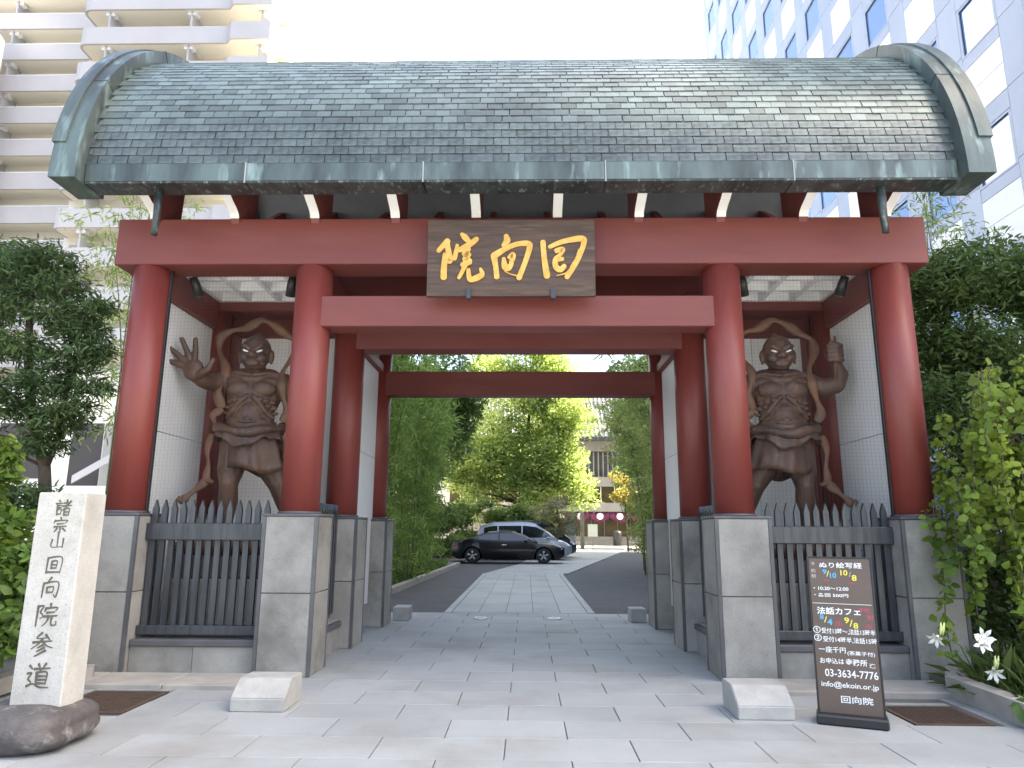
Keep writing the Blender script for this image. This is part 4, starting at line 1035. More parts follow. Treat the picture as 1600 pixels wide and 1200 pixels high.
def tree(name, label, cat, base, limbs, cl, n, size, aspect, m, tr=.12, group=None, droop=0., seed=1, up=.6, shell=.55, bark='bark'):
    b = Vector(base); t = thing(name, label, cat, b, group)
    mb = MB()
    for path_, r0, r1 in limbs:
        k = len(path_); mb.tube([b + Vector(p) for p in path_], [r0 + (r1 - r0) * i / (k - 1) for i in range(k)], 8)
    trunk = mb.build('trunk', M[bark], t)
    # twigs from the nearest limb end to each clump
    tw = MB(); rg = random.Random(seed)
    ends = [b + Vector(p) for path_, _, _ in limbs for p in path_[1:]]
    for c in cl:
        c_ = Vector(c[:3]); e = min(ends, key=lambda q: (q - c_).length + (q.z > c_.z + .3) * 2)
        mid = e.lerp(c_, .55) + Vector((0, 0, .06 * (c_ - e).length)); r_ = max(.008, tr * .22)
        tw.tube([e, mid, c_], [r_, r_ * .7, r_ * .3], 5)
        for _ in range(3):
            q = c_ + Vector((rg.uniform(-1, 1) * c[3], rg.uniform(-1, 1) * c[4], rg.uniform(-.6, .8) * c[5])) * .75
            tw.tube([mid.lerp(c_, .6), q], [r_ * .4, r_ * .15], 4)
    stuff(tw.build('branch', M[bark], trunk))
    leaves('crown', clump_points(cl, n, seed, shell), size, aspect, m, t, droop, up, seed=seed + 5)
    return t

def scatter(center, spread, k, r, seed, flat=.6, rv=.35):
    rg = random.Random(seed); out = []
    for _ in range(k):
        while True:
            p = Vector((rg.uniform(-1, 1), rg.uniform(-1, 1), rg.uniform(-1, 1)))
            if p.length < 1: break
        rr_ = r * rg.uniform(1 - rv, 1 + rv)
        out.append((center[0] + p.x * spread[0], center[1] + p.y * spread[1], center[2] + p.z * spread[2], rr_, rr_, rr_ * flat))
    return out

# clipped podocarpus at left, in layered pads
cl = [(-6.25, 8.3, 4.55, .55, .5, .28), (-5.85, 8.2, 4.75, .42, .4, .22), (-6.75, 8.5, 4.9, .6, .5, .28), (-5.55, 8.1, 4.35, .38, .36, .2), (-6.3, 8.0, 4.1, .5, .45, .25), (-5.45, 8.1, 4.0, .42, .4, .2), (-5.2, 8.05, 3.78, .36, .3, .16), (-4.98, 8.0, 3.55, .26, .25, .12), (-4.95, 8.0, 3.1, .24, .22, .11), (-5.1, 7.9, 2.85, .26, .25, .12), (-4.9, 7.9, 4.05, .2, .2, .1),
      (-6.7, 8.1, 3.7, .55, .45, .22), (-5.9, 8.0, 3.6, .45, .4, .2), (-5.25, 8.0, 3.42, .36, .34, .17), (-5.5, 8.0, 3.15, .42, .4, .18), (-6.4, 7.9, 3.2, .5, .4, .2), (-6.0, 8.0, 2.9, .48, .42, .2), (-5.4, 8.1, 2.72, .42, .38, .18), (-6.8, 8.1, 2.75, .5, .4, .2), (-5.6, 8.2, 2.45, .32, .3, .14), (-6.3, 8.0, 2.5, .36, .3, .15),
      (-6.35, 8.1, 1.75, .35, .3, .14), (-5.6, 8.0, 1.85, .4, .36, .15), (-5.25, 8.0, 1.68, .36, .34, .15), (-5.0, 7.9, 1.5, .3, .28, .13), (-5.75, 7.95, 1.6, .34, .3, .14)]
tree('podocarpus_tree', 'layered dark evergreen tree beside the left outer column', 'tree', (-5.55, 8.35, 0),
     [([(0, 0, 0), (-.06, 0, .8), (.02, .02, 1.5), (-.1, .03, 2.2), (-.35, .0, 2.9), (-.45, -.05, 3.6), (-.5, -.1, 4.5)], .10, .035), ([(-.1, .03, 2.2), (.12, -.1, 2.6), (.2, -.2, 3.2), (.15, -.2, 3.9)], .05, .02), ([(-.35, 0, 2.9), (-.8, -.1, 3.2), (-1.2, -.1, 3.7)], .045, .02), ([(.02, .02, 1.45), (.1, -.1, 1.6), (.3, -.3, 1.7)], .04, .015)],
     cl, 27000, .09, .22, M['lf_yew'], .1, seed=11, shell=.35, up=.9)
# green creeper and shrubs at the far left edge
def shrub(name, label, base, cl, n, size, aspect, m, seed, cat='shrub', droop=.1, stems=6, group=None, up=.6, shell=.3):
    b = Vector(base); t = thing(name, label, cat, b, group); rg = random.Random(seed); st = MB()
    for i in range(stems):
        c = cl[rg.randrange(len(cl))]; e = Vector(c[:3])
        st.tube([b + Vector((rg.uniform(-.1, .1), rg.uniform(-.1, .1), -.02)), (b + e) / 2 + Vector((rg.uniform(-.1, .1), rg.uniform(-.1, .1), .1)), e], [.018, .013, .006], 5)
    st.build('stem', M['bark'], t)
    leaves('foliage', clump_points(cl, n, seed, shell), size, aspect, m, t, droop, up, seed=seed + 2); return t
shrub('leafy_shrub', 'broad-leaved green shrub behind the stone post at the left edge', (-4.75, 6.5, 0), scatter((-4.85, 6.6, .75), (.45, .5, .65), 16, .26, 5) + scatter((-5.3, 7.0, 1.3), (.5, .4, .4), 8, .25, 6), 4200, .10, .62, M['lf_vine'], 21)
shrub('dense_shrub', 'dense dark hedge below the layered evergreen tree', (-6.2, 8.6, 0), scatter((-6.3, 8.6, .8), (1.0, .5, .75), 16, .4, 8), 5000, .08, .5, M['lf_dark'], 22)
shrub('climbing_vine', 'yellow green vine hanging at the left picture edge', (-5.15, 6.9, 0), [(-5.05 + .1 * sin(i), 6.85, 2.3 - i * .13, .13, .12, .14) for i in range(13)], 900, .085, .6, M['lf_weep'], 23, 'vine', .5)

# big dark tree and weeping tree at right
cl = scatter((6.9, 10.2, 4.2), (1.35, .9, 1.35), 34, .55, 31, .7) + scatter((5.9, 9.9, 2.9), (.45, .5, .9), 12, .42, 32, .7) + scatter((6.2, 9.8, 5.0), (.5, .4, .45), 6, .38, 33, .7)
tree('evergreen_tree', 'big dark evergreen tree beside the right outer column', 'tree', (6.6, 10.3, 0),
     [([(0, 0, 0), (.05, 0, 1.2), (-.05, 0, 2.4), (.1, 0, 3.6), (.1, -.1, 4.8)], .16, .04), ([(-.05, 0, 2.2), (-.5, -.2, 2.8), (-.7, -.3, 3.4)], .06, .02), ([(0, 0, 2.6), (.6, -.1, 3.4), (.9, 0, 4.4)], .06, .02)],
     cl, 34000, .10, .3, M['lf_dark'], .16, seed=34, shell=.4)
wt = thing('weeping_tree', 'weeping tree with hanging strings of round yellow green leaves at right', 'tree', (5.15, 7.5, 0))
mb = MB(); mb.tube([(5.15, 7.5, 0), (5.1, 7.5, 1.0), (5.2, 7.45, 2.0), (5.0, 7.3, 2.9), (4.7, 7.1, 3.05), (4.5, 7.0, 2.7)], [.05, .042, .03, .02, .014, .008], 8)
mb.tube([(5.2, 7.45, 2.0), (5.0, 7.1, 2.45), (4.7, 6.95, 2.3), (4.6, 6.9, 1.8)], [.03, .022, .016, .008], 6); mb.tube([(5.1, 7.4, 2.5), (5.5, 7.2, 3.2), (5.4, 6.9, 2.9), (5.3, 6.8, 2.2)], [.03, .022, .015, .008], 6)
mb.build('trunk', M['bark'], wt)
rg = random.Random(40); sp = MB(); pts = []
for i in range(60):
    x = rg.uniform(4.34, 5.7); y = rg.uniform(6.75, 7.55); top = 1.75 + 1.25 * rg.random() ** 1.3 + .5 * (x - 4.3); ln = rg.uniform(.5, 1.7); bot = max(.3, top - ln)
    P = [(x + .03 * sin(k * 1.3 + i), y + .03 * cos(k + i), top + (bot - top) * k / 7) for k in range(8)]
    sp.tube(P, .005, 4)
    for k in range(int((top - bot) / .0125)):
        t_ = rg.random(); pts.append((x + .03 * sin(t_ * 9 + i) + rg.gauss(0, .035), y + rg.gauss(0, .035), top + (bot - top) * t_))
stuff(sp.build('hanging_branch', M['bark'], wt))
leaves('crown', np.array(pts), .075, .85, M['lf_weep'], wt, .55, .1, seed=41, bend=.2)
shrub('dark_hedge', 'dark leafy hedge in the shade behind the weeping tree', (5.9, 8.3, 0), scatter((5.9, 8.3, 1.1), (.95, .4, .95), 22, .42, 43), 9000, .09, .45, M['lf_dark'], 44)
shrub('edge_hedge', 'dark foliage mass at the right picture edge above the kerb', (6.6, 7.3, 0), scatter((6.3, 7.6, 1.5), (.5, .5, 1.1), 16, .42, 45), 5000, .09, .5, M['lf_dark'], 46)
# lilies, grass and the big leaf in the right planter
M['petal'] = mat('lily_petal', L(.85, .84, .78), rough=.5); M['bud'] = mat('lily_bud', L(.55, .62, .25), rough=.5); M['stemg'] = mat('green_stem', L(.07, .12, .035), rough=.5)
def lily(p, base, d, nbuds, lab, k=1.0, double=False):
    p = Vector(p); t = thing('lily', lab, 'flower', base, 'white lilies in the right planter')
    st = MB(); st.tube([base, Vector(base).lerp(p, .6) + Vector((.06, .02, .1)), p], [.007, .006, .005], 6); st.build('stem', M['stemg'], t)
    d = Vector(d).normalized(); x = d.orthogonal().normalized(); y = d.cross(x)
    for f in range(2 if double else 1):
        o = p + (x * .055 * f + y * .02 * f)
        for i in range(6):
            a = 2 * PI * i / 6 + f * .5; r = x * cos(a) + y * sin(a); s_ = x * -sin(a) + y * cos(a)
            q = [o + r * .006, o + d * .05 * k + r * .018 * k + s_ * .012 * k, o + d * .085 * k + r * .05 * k + s_ * .017 * k, o + d * .09 * k + r * .085 * k, o + d * .085 * k + r * .05 * k - s_ * .017 * k, o + d * .05 * k + r * .018 * k - s_ * .012 * k]
            MB().add([tuple(v) for v in q], [(0, 1, 5), (1, 2, 4, 5), (2, 3, 4)]).build('petal', M['petal'], t, fix=False)
        MB().tube([o, o + d * .08 * k], [.004, .003], 5).build('stamen', M['bud'], t)
    for i in range(nbuds):
        b0 = p + Vector((.02 + .02 * i, .0, .0)); MB().tube([b0, b0 + Vector((.01, 0, .05)), b0 + Vector((.015 + .01 * i, 0, .11))], [.006, .014, .004], 7).build('bud', M['bud'], t)
lily((3.80, 6.72, .60), (4.25, 6.9, .1), (-.7, -.6, -.5), 2, 'white lily with buds leaning across the right pedestal', .95)
lily((4.14, 6.66, .585), (4.3, 6.85, .1), (-.2, -1, .25), 0, 'double white lily bloom facing the street below the weeping tree', 1.05, True)
lily((4.17, 6.60, .34), (4.3, 6.8, .05), (-.35, -.9, -.4), 2, 'lowest white lily beside two upright buds', 1.0)
rg = np.random.default_rng(50); n = 1500
gp = np.stack([rg.uniform(4.3, 5.4, n), rg.uniform(6.0, 7.2, n), np.full(n, .05)], 1)
gs = leaves('grass', gp, .34, .018, M['grass'], None, -1.1, .1, seed=51, bend=.35); stuff(gs); tag(gs, 'long thin grass in the right planter', 'grass')
bl = thing('butterbur_plant', 'low plant with one big round leaf hanging over the right kerb', 'plant', (4.25, 6.35, .05))
MB().tube([(4.25, 6.35, .02), (4.2, 6.25, .22), (4.13, 6.12, .22)], .008, 6).build('stem', M['stemg'], bl)
for cx, cy, cz, r_ in ((4.12, 6.1, .19, .15), (4.32, 6.3, .25, .11)):
    rings = [[(cx + r_ * u_ * (1 + .06 * sin(7 * a)) * cos(a), cy + r_ * u_ * .8 * sin(a) - .03 * u_, cz - .09 * u_ * u_ * (1 - sin(a)) + .01 * sin(5 * a) * u_) for a in [2 * PI * k / 28 for k in range(28)]] for u_ in (.02, .35, .7, 1)]
    MB().loft(rings, cap=False).build('leaf', M['lf_mid'], bl)
# planter kerbs
def kerb(pts, h, w, lab):
    t = thing('planter_kerb', lab, 'kerb', (*pts[0], 0), 'planter kerbs beside the gate')
    for i in range(len(pts) - 1):
        a = Vector((*pts[i], 0)); b = Vector((*pts[i + 1], 0)); d = (b - a).normalized(); n_ = Vector((-d.y, d.x, 0)) * w / 2
        q = [a - n_ + d * .003, b - n_ - d * .003, b + n_ - d * .003, a + n_ + d * .003]
        MB().prism([(p.x, p.y) for p in q], 2, 0, h).build('kerb_stone', M['curb'], t)
kerb([(4.42, 7.62), (4.14, 7.14), (4.12, 6.2), (4.10, 5.2), (4.08, 4.2)], .18, .16, 'low stone planter kerb below the weeping tree at right')
kerb([(-4.20, 7.42), (-4.75, 7.15), (-4.72, 6.2), (-4.7, 5.2)], .15, .16, 'low stone planter kerb behind the inscribed post at left')
structure(MB().box(4.2, 12, 3, 12.6, -.03, .09).build('planter_soil', M['soil']))
structure(MB().box(-12, -4.8, 3, 12.6, -.03, .08).build('planter_bed', M['soil']))
# dark boundary fence and shed behind the right pedestal
fe = thing('boundary_fence', 'dark metal picket fence in the shade right of the gate', 'fence', (6.5, 11.0, 0))
pkm = MB().prism([(-.03, 0), (.03, 0), (.03, 1.7), (0, 1.76), (-.03, 1.7)], 1, -.012, .012).mesh('picket', M['black'])
for i in range(34): put('picket', pkm, fe, (4.95 + i * .115, 10.9, 0))
MB().box(4.9, 8.9, 10.86, 10.885, 1.45, 1.52).box(4.9, 8.9, 10.86, 10.885, .3, .37).build('rail', M['black'], fe)
sh = thing('utility_shed', 'pale grey shed wall glimpsed between right column and dark tree', 'shed', (6.6, 13, 0))
MB().box(5.0, 5.9, 12.6, 14, 0, 2.55).build('wall', M['towerw'], sh); MB().box(5.91, 8.2, 12.62, 14, 0, 2.7).build('door', mat('slate_door', L(.10, .13, .18), rough=.6), sh)
MB().box(4.9, 8.3, 12.5, 14.1, 2.71, 2.8).build('roof', M['para'], sh)

# bamboo
def bamboo(label, base, n, hgt, spread, nl, m, seed, group, lean=(0, 0), size=.17, low=.25):
    b = Vector(base); t = thing('bamboo_clump', label, 'bamboo', b, group); rg = random.Random(seed); pts = []
    for i in range(n):
        p = b + Vector((rg.uniform(-1, 1) * spread, rg.uniform(-1, 1) * spread, -.02)); h_ = hgt * rg.uniform(.78, 1.08)
        dx = rg.uniform(-.5, .5) + lean[0]; dy = rg.uniform(-.5, .5) + lean[1]
        P = [p + Vector((dx * (u_ ** 2.2) * h_ * .22, dy * (u_ ** 2.2) * h_ * .22, h_ * (u_ - .06 * u_ ** 5))) for u_ in [k / 9 for k in range(10)]]
        MB().tube(P, [.028 * (1 - .8 * k / 9) for k in range(10)], 6).build('culm', M['culm'], t)
        per = 34; ns = max(1, nl // n // per)
        for k in range(ns):
            u_ = low + (1 - low) * ((k + rg.random()) / ns) ** .85; j = min(8, int(u_ * 9)); c = P[j].lerp(P[j + 1], u_ * 9 - j)
            sp_ = (.30 + .75 * (1 - abs(u_ - .55))) * hgt / 8; a = rg.random() * 6.283; rr_ = sp_ * rg.uniform(.25, 1)
            q = c + Vector((cos(a) * rr_, sin(a) * rr_, .25 - rr_ * .25))
            for _ in range(per):
                w_ = rg.random() ** .7
                e = c.lerp(q, .35 + .75 * w_)
                pts.append((e.x + rg.gauss(0, .10), e.y + rg.gauss(0, .10), e.z + rg.gauss(0, .075) - .18 * w_ * w_))
    leaves('foliage', np.array(pts), size, .16, m, t, .45, .5, seed=seed + 1, bend=.3)
G = 'bamboo grove left of the drive'
for i, (x, y, h_) in enumerate(((-3.9, 15.6, 7.5), (-4.9, 16.5, 8.5), (-3.8, 17.6, 7.0), (-4.4, 19.2, 8.0), (-3.5, 20.3, 7.0), (-4.2, 22.0, 8.0), (-3.4, 23.4, 6.5), (-4.0, 25.5, 8.0), (-3.9, 27.0, 6.5), (-4.8, 29, 9.0), (-4.4, 31.0, 6.5), (-5.6, 24, 9.5))):
    bamboo('tall bamboo clump in the dense grove left of the drive', (x, y, .05), 6, h_, .46, 4600, M['lf_bam'], 60 + i, G, (.35, 0), .19, .03)
for i, (x, y, h_) in enumerate(((4.5, 19.0, 6.6), (4.7, 22.0, 7.2), (4.5, 25.0, 7.0), (4.9, 28, 7.5), (5.6, 31, 8))):
    bamboo('pale green bamboo clump right of the drive', (x, y, .05), 6, h_, .45, 4200, M['lf_bam2'], 80 + i, 'bamboo right of the drive', (-1.0, 0), .19, .06)
bamboo('yellow green bamboo spray behind the left end of the gate', (-8.5, 14.2, 0), 4, 9.6, .4, 4600, M['lf_bam2'], 95, 'bamboo at the gate ends', (.1, 0), .15, .4)
bamboo('yellow green bamboo spray behind the right end of the gate', (8.2, 13.8, 0), 5, 8.8, .4, 4200, M['lf_bam2'], 97, 'bamboo at the gate ends', (-.1, 0), .15, .4)
# courtyard trees
cl = scatter((0.2, 55, 10.5), (5.0, 3.0, 8.0), 80, 1.5, 101, .75) + scatter((2.2, 53.5, 5.2), (3.0, 1.5, 3.0), 34, 1.1, 102, .7) + scatter((-3.6, 53.5, 5.5), (2.6, 1.5, 3.6), 30, 1.2, 106, .7)
tree('courtyard_tree', 'big sunlit pale green tree behind the parked cars', 'tree', (.2, 55, 0), [([(0, 0, 0), (.2, 0, 3), (-.1, 0, 6.5), (.2, 0, 12)], .35, .08), ([(.1, 0, 3), (1.4, -.5, 4.5), (2.4, -.8, 7)], .14, .04), ([(0, 0, 4), (-1.5, -.3, 6.5), (-2.6, 0, 9)], .14, .04)],
     cl, 60000, .28, .42, M['lf_sun'], .4, seed=103, shell=.45)
cl = scatter((-4.0, 33, 7.6), (1.6, 1.6, 2.8), 26, 1.0, 110, .8)
tree('shaded_tree', 'dark green tree rising above the bamboo grove', 'tree', (-4.6, 34, 0), [([(0, 0, 0), (0, 0, 4), (.4, 0, 8.5)], .2, .05)], cl, 15000, .22, .4, M['lf_mid'], .25, seed=111)
cl = scatter((6.8, 38, 9.5), (1.6, 1.6, 2.5), 14, .9, 112, .6)
tree('thin_tree', 'thin high tree over the right bamboo seen through the gate', 'tree', (7.2, 38, 0), [([(0, 0, 0), (0, 0, 6), (-.4, 0, 11)], .15, .04)], cl, 5200, .22, .4, M['lf_mid'], .2, seed=113)
cl = [(1.0, 40.6, 2.55, .75, .6, .3), (1.8, 40.4, 2.95, .7, .6, .3), (1.4, 40.3, 2.1, .6, .5, .25), (2.35, 40.2, 2.2, .75, .6, .36), (2.5, 40.1, 1.6, .7, .6, .36), (1.6, 40.1, 1.4, .6, .5, .3)]
tree('clipped_pine', 'cloud-pruned pale pine with rounded pads behind the cars', 'tree', (1.9, 40.6, 0), [([(0, 0, 0), (-.1, 0, .9), (.1, 0, 1.9), (-.1, 0, 2.8)], .12, .05)], cl, 7000, .10, .3, M['lf_pale'], .12, seed=115, shell=.7)
cl = scatter((7.4, 54, 4.2), (.9, .8, 1.6), 12, .65, 117, .6)
tree('yellow_maple', 'small yellow leaved maple beside the right bamboo', 'tree', (7.7, 54.2, 0), [([(0, 0, 0), (-.1, 0, 2.0), (-.2, 0, 4.4)], .08, .03)], cl, 3600, .16, .6, M['lf_gold'], .1, seed=118)
shrub('undergrowth', 'low leafy undergrowth along the kerb of the bamboo grove', (-3.6, 20, .05), [(-3.62 + .028 * i, 15 + i * 1.05, .2, .3, .5, .18) for i in range(14)], 4500, .12, .4, M['lf_mid'], 119, stems=12)
for x0, y0, sp_, k, lab, sd_ in ((-8.5, 40, (5, 6, 5), 34, 'dark mass of trees far left behind the bamboo grove', 121), (11, 60, (3, 4, 4), 20, 'green tree standing right of the temple hall', 122)):
    cl = scatter((x0, y0, 6), sp_, k, 1.5, sd_, .8)
    tree('background_tree', lab, 'tree', (x0, y0, 0), [([(0, 0, 0), (0, 0, 4), (.3, 0, 9)], .25, .06)], cl, 14000, .34, .45, M['lf_mid'], .3, seed=sd_ + 3)

# ------------------------------------------------------------------ parked cars
M['carblack'] = mat('black_car_paint', L(.006, .006, .007), rough=.3, coat=.5, spec=.2)
M['cargrey'] = mat('silver_car_paint', L(.32, .34, .37), rough=.28, metal=.5, coat=.8)
M['cardark'] = mat('dark_blue_car_paint', L(.02, .024, .03), rough=.22, coat=.8)
M['carglass'] = mat('car_glass', L(.012, .015, .018), rough=.05, spec=.9)
M['tyre'] = mat('tyre_rubber', L(.018, .018, .018), rough=.85)
M['rim'] = mat('alloy_rim', L(.42, .42, .43), rough=.3, metal=.85)
M['tail'] = mat('tail_light_red', L(.45, .012, .012), rough=.15)
M['headl'] = mat('headlight_glass', L(.6, .62, .64), rough=.1, metal=.2)
M['chrome'] = mat('chrome', L(.65, .65, .66), rough=.12, metal=1)

def interp(tab, x):
    for (a, va), (b, vb) in zip(tab, tab[1:]):
        if x <= b: t = (x - a) / (b - a); t = max(0, t); return va + (vb - va) * t
    return tab[-1][1]

def car(name, label, loc, paint, ln, width, deck, roof, wheelx, wr, belt, group, van=False):
    """deck: bonnet/boot height table along x; roof: list of (x, z) outline of the glasshouse; x forward, origin below the middle"""
    t = thing(name, label, 'car', loc, group); hw = width / 2; rings = []
    n = 44
    for i in range(n + 1):
        x = -ln / 2 + ln * i / n
        e = min(1, (min(x + ln / 2, ln / 2 - x) / .55)); w = hw * (.80 + .20 * (1 - (1 - max(0, e)) ** 2))
        zt = interp(deck, x); zb = .20 + .16 * max(0, 1 - e * 2.2)
        arch = 0
        for wx in wheelx:
            d = abs(x - wx)
            if d < wr + .06: arch = max(arch, math.sqrt((wr + .06) ** 2 - d * d) + wr - .01)
        z1 = max(zb + .05, arch)
        half = [(w * .55, zb), (w * .90, max(zb, min(arch, zt - .25)) if arch else zb), (w * .99, max(z1 + .02, zb + .12)), (w, max(z1 + .03, .55)), (w * .985, max(.72, z1 + .06)), (w * .95, zt - .06), (w * .86, zt), (w * .4, zt + .025)]
        rings.append([(x, -p, z) for p, z in half] + [(x, p, z) for p, z in half[::-1]])
    b_ = MB().loft(rings).build('body', paint, t, local=True); smooth_by_angle(b_, 40)
    # glasshouse: loft of sections across the roof outline
    rings = []
    m_ = len(roof) // 2
    lo_, hi_ = roof[0][0], roof[-1][0]
    xs_ = [lo_ + (hi_ - lo_) * i / 40 for i in range(41)]
    for x in xs_:
        zr = interp(roof, x); zb = interp(deck, max(-ln / 2, min(ln / 2, x))) - .03
        wt = hw * (.80 if not van else .86); wb = hw * .93
        u_ = max(0, min(1, (zr - zb) / .5)); w_top = wb + (wt - wb) * u_
        half = [(wb, zb), (w_top + .012, zb + (zr - zb) * .78), (w_top - .05, zr - .04 * u_), (w_top * .5, zr + .01 * u_)]
        rings.append([(x, -p, z) for p, z in half] + [(x, p, z) for p, z in half[::-1]])
    r_ = MB().loft(rings).build('roof', paint, t, local=True); smooth_by_angle(r_, 40)
    def glass_side(xa, xb, side):
        pts = []; N_ = 10
        top = []; bot = []
        for i in range(N_ + 1):
            x = xa + (xb - xa) * i / N_; zr = interp(roof, x); zb = interp(deck, x) - .03
            u_ = max(0, min(1, (zr - zb) / .5)); wb = hw * .93; wt = hw * (.80 if not van else .86); wtp = wb + (wt - wb) * u_
            za = zb + .07; zc = zb + (zr - zb) * .76
            if zc < za: zc = za
            f_ = lambda z: wb + (wtp + .012 - wb) * ((z - zb) / max(.01, (zr - zb) * .78)) + .008
            bot.append((x, side * f_(za), za)); top.append((x, side * f_(zc), zc))
        MB().add(bot + top, [(i, i + 1, N_ + 2 + i, N_ + 1 + i) for i in range(N_)]).build('side_window', M['carglass'], t, local=True)
    x_lo = roof[0][0] + .34; x_hi = roof[-1][0] - .42
    cuts = [x_lo, x_lo + (x_hi - x_lo) * .22, x_lo + (x_hi - x_lo) * .58, x_hi] if van else [x_lo, x_lo + (x_hi - x_lo) * .5, x_hi]
    for side in (-1, 1):
        for a, b in zip(cuts, cuts[1:]): glass_side(a + .03, b - .03, side)
        mr = MB(); mr.ball((x_hi - .12, side * (hw + .09), belt + .06), .1, (.8, .9, .6)); mr.tube([(x_hi - .1, side * (hw * .93), belt), (x_hi - .1, side * (hw + .06), belt + .03)], .02, 6); mr.build('mirror', paint, t, local=True)
        for a in cuts[:-1]:
            MB().box(a + .12, a + .34, side * hw * .99 - .012, side * hw * .99 + .012, belt - .14, belt - .11).build('door_handle', M['chrome'], t, local=True)
        MB().ball((-ln / 2 + .16, side * hw * .80, interp(deck, -ln / 2 + .2) - .16), .16, (.8, .55, .42)).build('tail_light', M['tail'], t, local=True)
        MB().ball((ln / 2 - .24, side * hw * .80, interp(deck, ln / 2 - .25) - .13), .2, (.9, .5, .32)).build('headlight', M['headl'], t, local=True)
        for wx in wheelx:
            o = put('wheel', MB().lathe([(wr * .62, -.11), (wr * .93, -.11), (wr, -.08), (wr, .08), (wr * .93, .11), (wr * .62, .11)], (0, 0, 0), 32, 'y').mesh('wheel', M['tyre']), t, (wx, side * (hw - .12), wr), local=True)
            rm_ = MB(); rm_.lathe([(wr * .70, -.10), (wr * .70, .10), (wr * .64, .10), (wr * .62, -.10)], (0, 0, 0), 32, 'y')
            for k in range(5):
                for dd in (-.12, .12):
                    a = 2 * PI * k / 5 + .3; y_ = side * .10
                    p0 = Vector((cos(a) * .05, y_, sin(a) * .05)); p1 = Vector((cos(a + dd) * wr * .66, y_, sin(a + dd) * wr * .66)); rm_.tube([p0, p1], [.03, .022], 6)
            rm_.lathe([(.06, side * .085), (.06, side * .115)], (0, 0, 0), 16, 'y'); put('rim', rm_.mesh('rim', M['rim']), o, local=True)
            put('disc', MB().lathe([(wr * .6, -.02), (wr * .6, .02)], (0, 0, 0), 24, 'y').mesh('disc', M['gdark']), o, local=True)
    # windscreens
    def screen(xa, xb, nm):
        q = []
        for x in (xa, xb):
            zr = interp(roof, x); zb = interp(deck, x) - .03; u_ = max(0, min(1, (zr - zb) / .5)); wb = hw * .93; wt = hw * (.80 if not van else .86); w_ = (wb + (wt - wb) * u_) * .86
            q += [(x, -w_, zr + .018), (x, 0, zr + .026), (x, w_, zr + .018)]
        MB().add(q, [(0, 1, 4, 3), (1, 2, 5, 4)]).build(nm, M['carglass'], t, local=True)
    top_f = max(x for x, z in roof if z > max(z for _, z in roof) - .12); top_r = min(x for x, z in roof if z > max(z for _, z in roof) - .12)
    screen(top_f + .04, roof[-1][0] - .06, 'windscreen'); screen(roof[0][0] + .06, top_r - .04, 'rear_window')
    return t
GC = 'cars parked beside the drive'
car('black_sedan', 'shiny black sedan parked side-on at the front of the drive', (-.72, 33.9, 0), M['carblack'], 5.15, 1.9, [(-2.6, .88), (-2.3, 1.0), (-1.6, 1.04), (0, .98), (.9, .99), (1.9, .90), (2.35, .78), (2.6, .62)],
    [(-2.1, 1.0), (-1.5, 1.22), (-.9, 1.42), (-.2, 1.49), (.3, 1.45), (.75, 1.27), (1.35, .97)], (-1.62, 1.62), .345, .96, GC)
car('silver_minivan', 'silver grey minivan parked behind the black sedan', (.0, 38.0, 0), M['cargrey'], 4.9, 1.85, [(-2.5, 1.0), (-2.3, 1.1), (0, 1.08), (1.2, 1.08), (1.9, .98), (2.25, .82), (2.5, .6)],
    [(-2.44, 1.1), (-2.3, 1.7), (-1.6, 1.9), (0, 1.93), (.6, 1.85), (1.2, 1.45), (1.75, 1.02)], (-1.5, 1.5), .33, 1.05, GC, True)
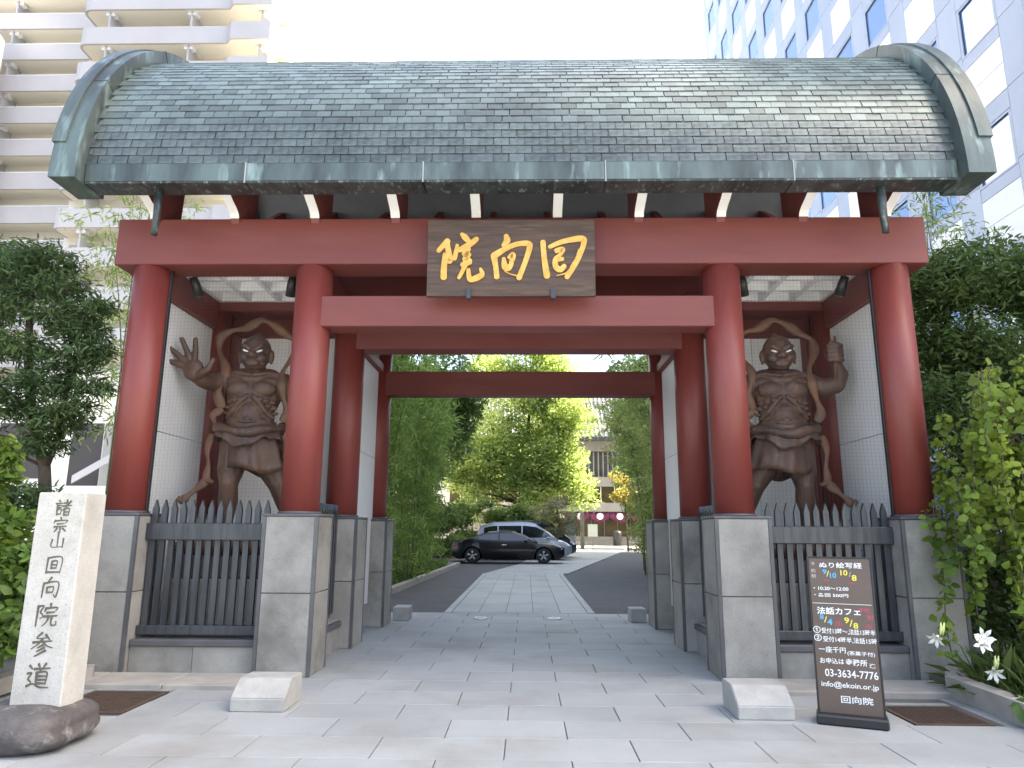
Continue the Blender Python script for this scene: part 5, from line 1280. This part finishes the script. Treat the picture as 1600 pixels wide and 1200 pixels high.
car('dark_minivan', 'dark blue minivan mostly hidden behind the silver minivan', (.5, 41.9, 0), M['cardark'], 4.9, 1.85, [(-2.5, 1.0), (-2.3, 1.1), (0, 1.08), (1.2, 1.08), (1.9, .98), (2.25, .82), (2.5, .6)],
    [(-2.44, 1.1), (-2.3, 1.75), (-1.6, 2.02), (.4, 2.08), (1.0, 1.95), (1.6, 1.5), (2.1, 1.0)], (-1.5, 1.5), .33, 1.05, GC, True)
# small things before the hall
nt = thing('notice_stand', 'small white notice on a post before the temple hall', 'sign', (5.6, 60, 0))
MB().box(5.57, 5.63, 59.98, 60.02, 0, 1.6).build('post', M['tconc'], nt); MB().box(5.2, 6.0, 59.93, 59.975, 1.0, 2.0).build('plate', M['lampw'], nt)
for i, (x, lab) in enumerate(((4.0, 'left stone gatepost before the temple hall'), (4.75, 'right stone gatepost before the temple hall'))):
    o = MB().box(x - .16, x + .16, 60, 60.3, 0, 3.0, ch=.03).build('stone_gatepost', M['tconc']); tag(o, lab, 'post', 'stone posts before the hall')
sw = thing('stone_pillar', 'short broad stone pillar right of the clipped pine', 'pillar', (3.2, 50, 0)); MB().box(2.9, 3.5, 49.8, 50.3, 0, 2.2, ch=.03).build('block', M['curb'], sw); MB().box(2.85, 3.55, 49.75, 50.35, 2.202, 2.3, ch=.02).build('cap', M['tconc'], sw)
bn = thing('bin', 'dark upright bin before the temple hall doors', 'bin', (9.2, 72.5, 0)); MB().lathe([(.4, 0), (.45, 1.2), (.45, 1.25)], (9.2, 72.5, .0), 16).build('body', M['black'], bn); MB().ball((9.2, 72.5, 1.26), .46, (1, 1, .55)).build('lid', M['black'], bn)

shrub('courtyard_bush', 'dense green bushes under the big courtyard tree behind the cars', (-2.5, 48, 0), scatter((-2.6, 49, 1.9), (4.2, 1.0, 1.5), 30, .85, 131), 13000, .2, .45, M['lf_mid'], 132, 'bush', stems=14)
shrub('shaded_bush', 'low bushes between bamboo grove and the parked cars', (-4.4, 37, 0), scatter((-4.4, 38, 1.4), (1.6, 3, 1.3), 20, .7, 133), 8000, .17, .45, M['lf_mid'], 134, 'bush', stems=10)
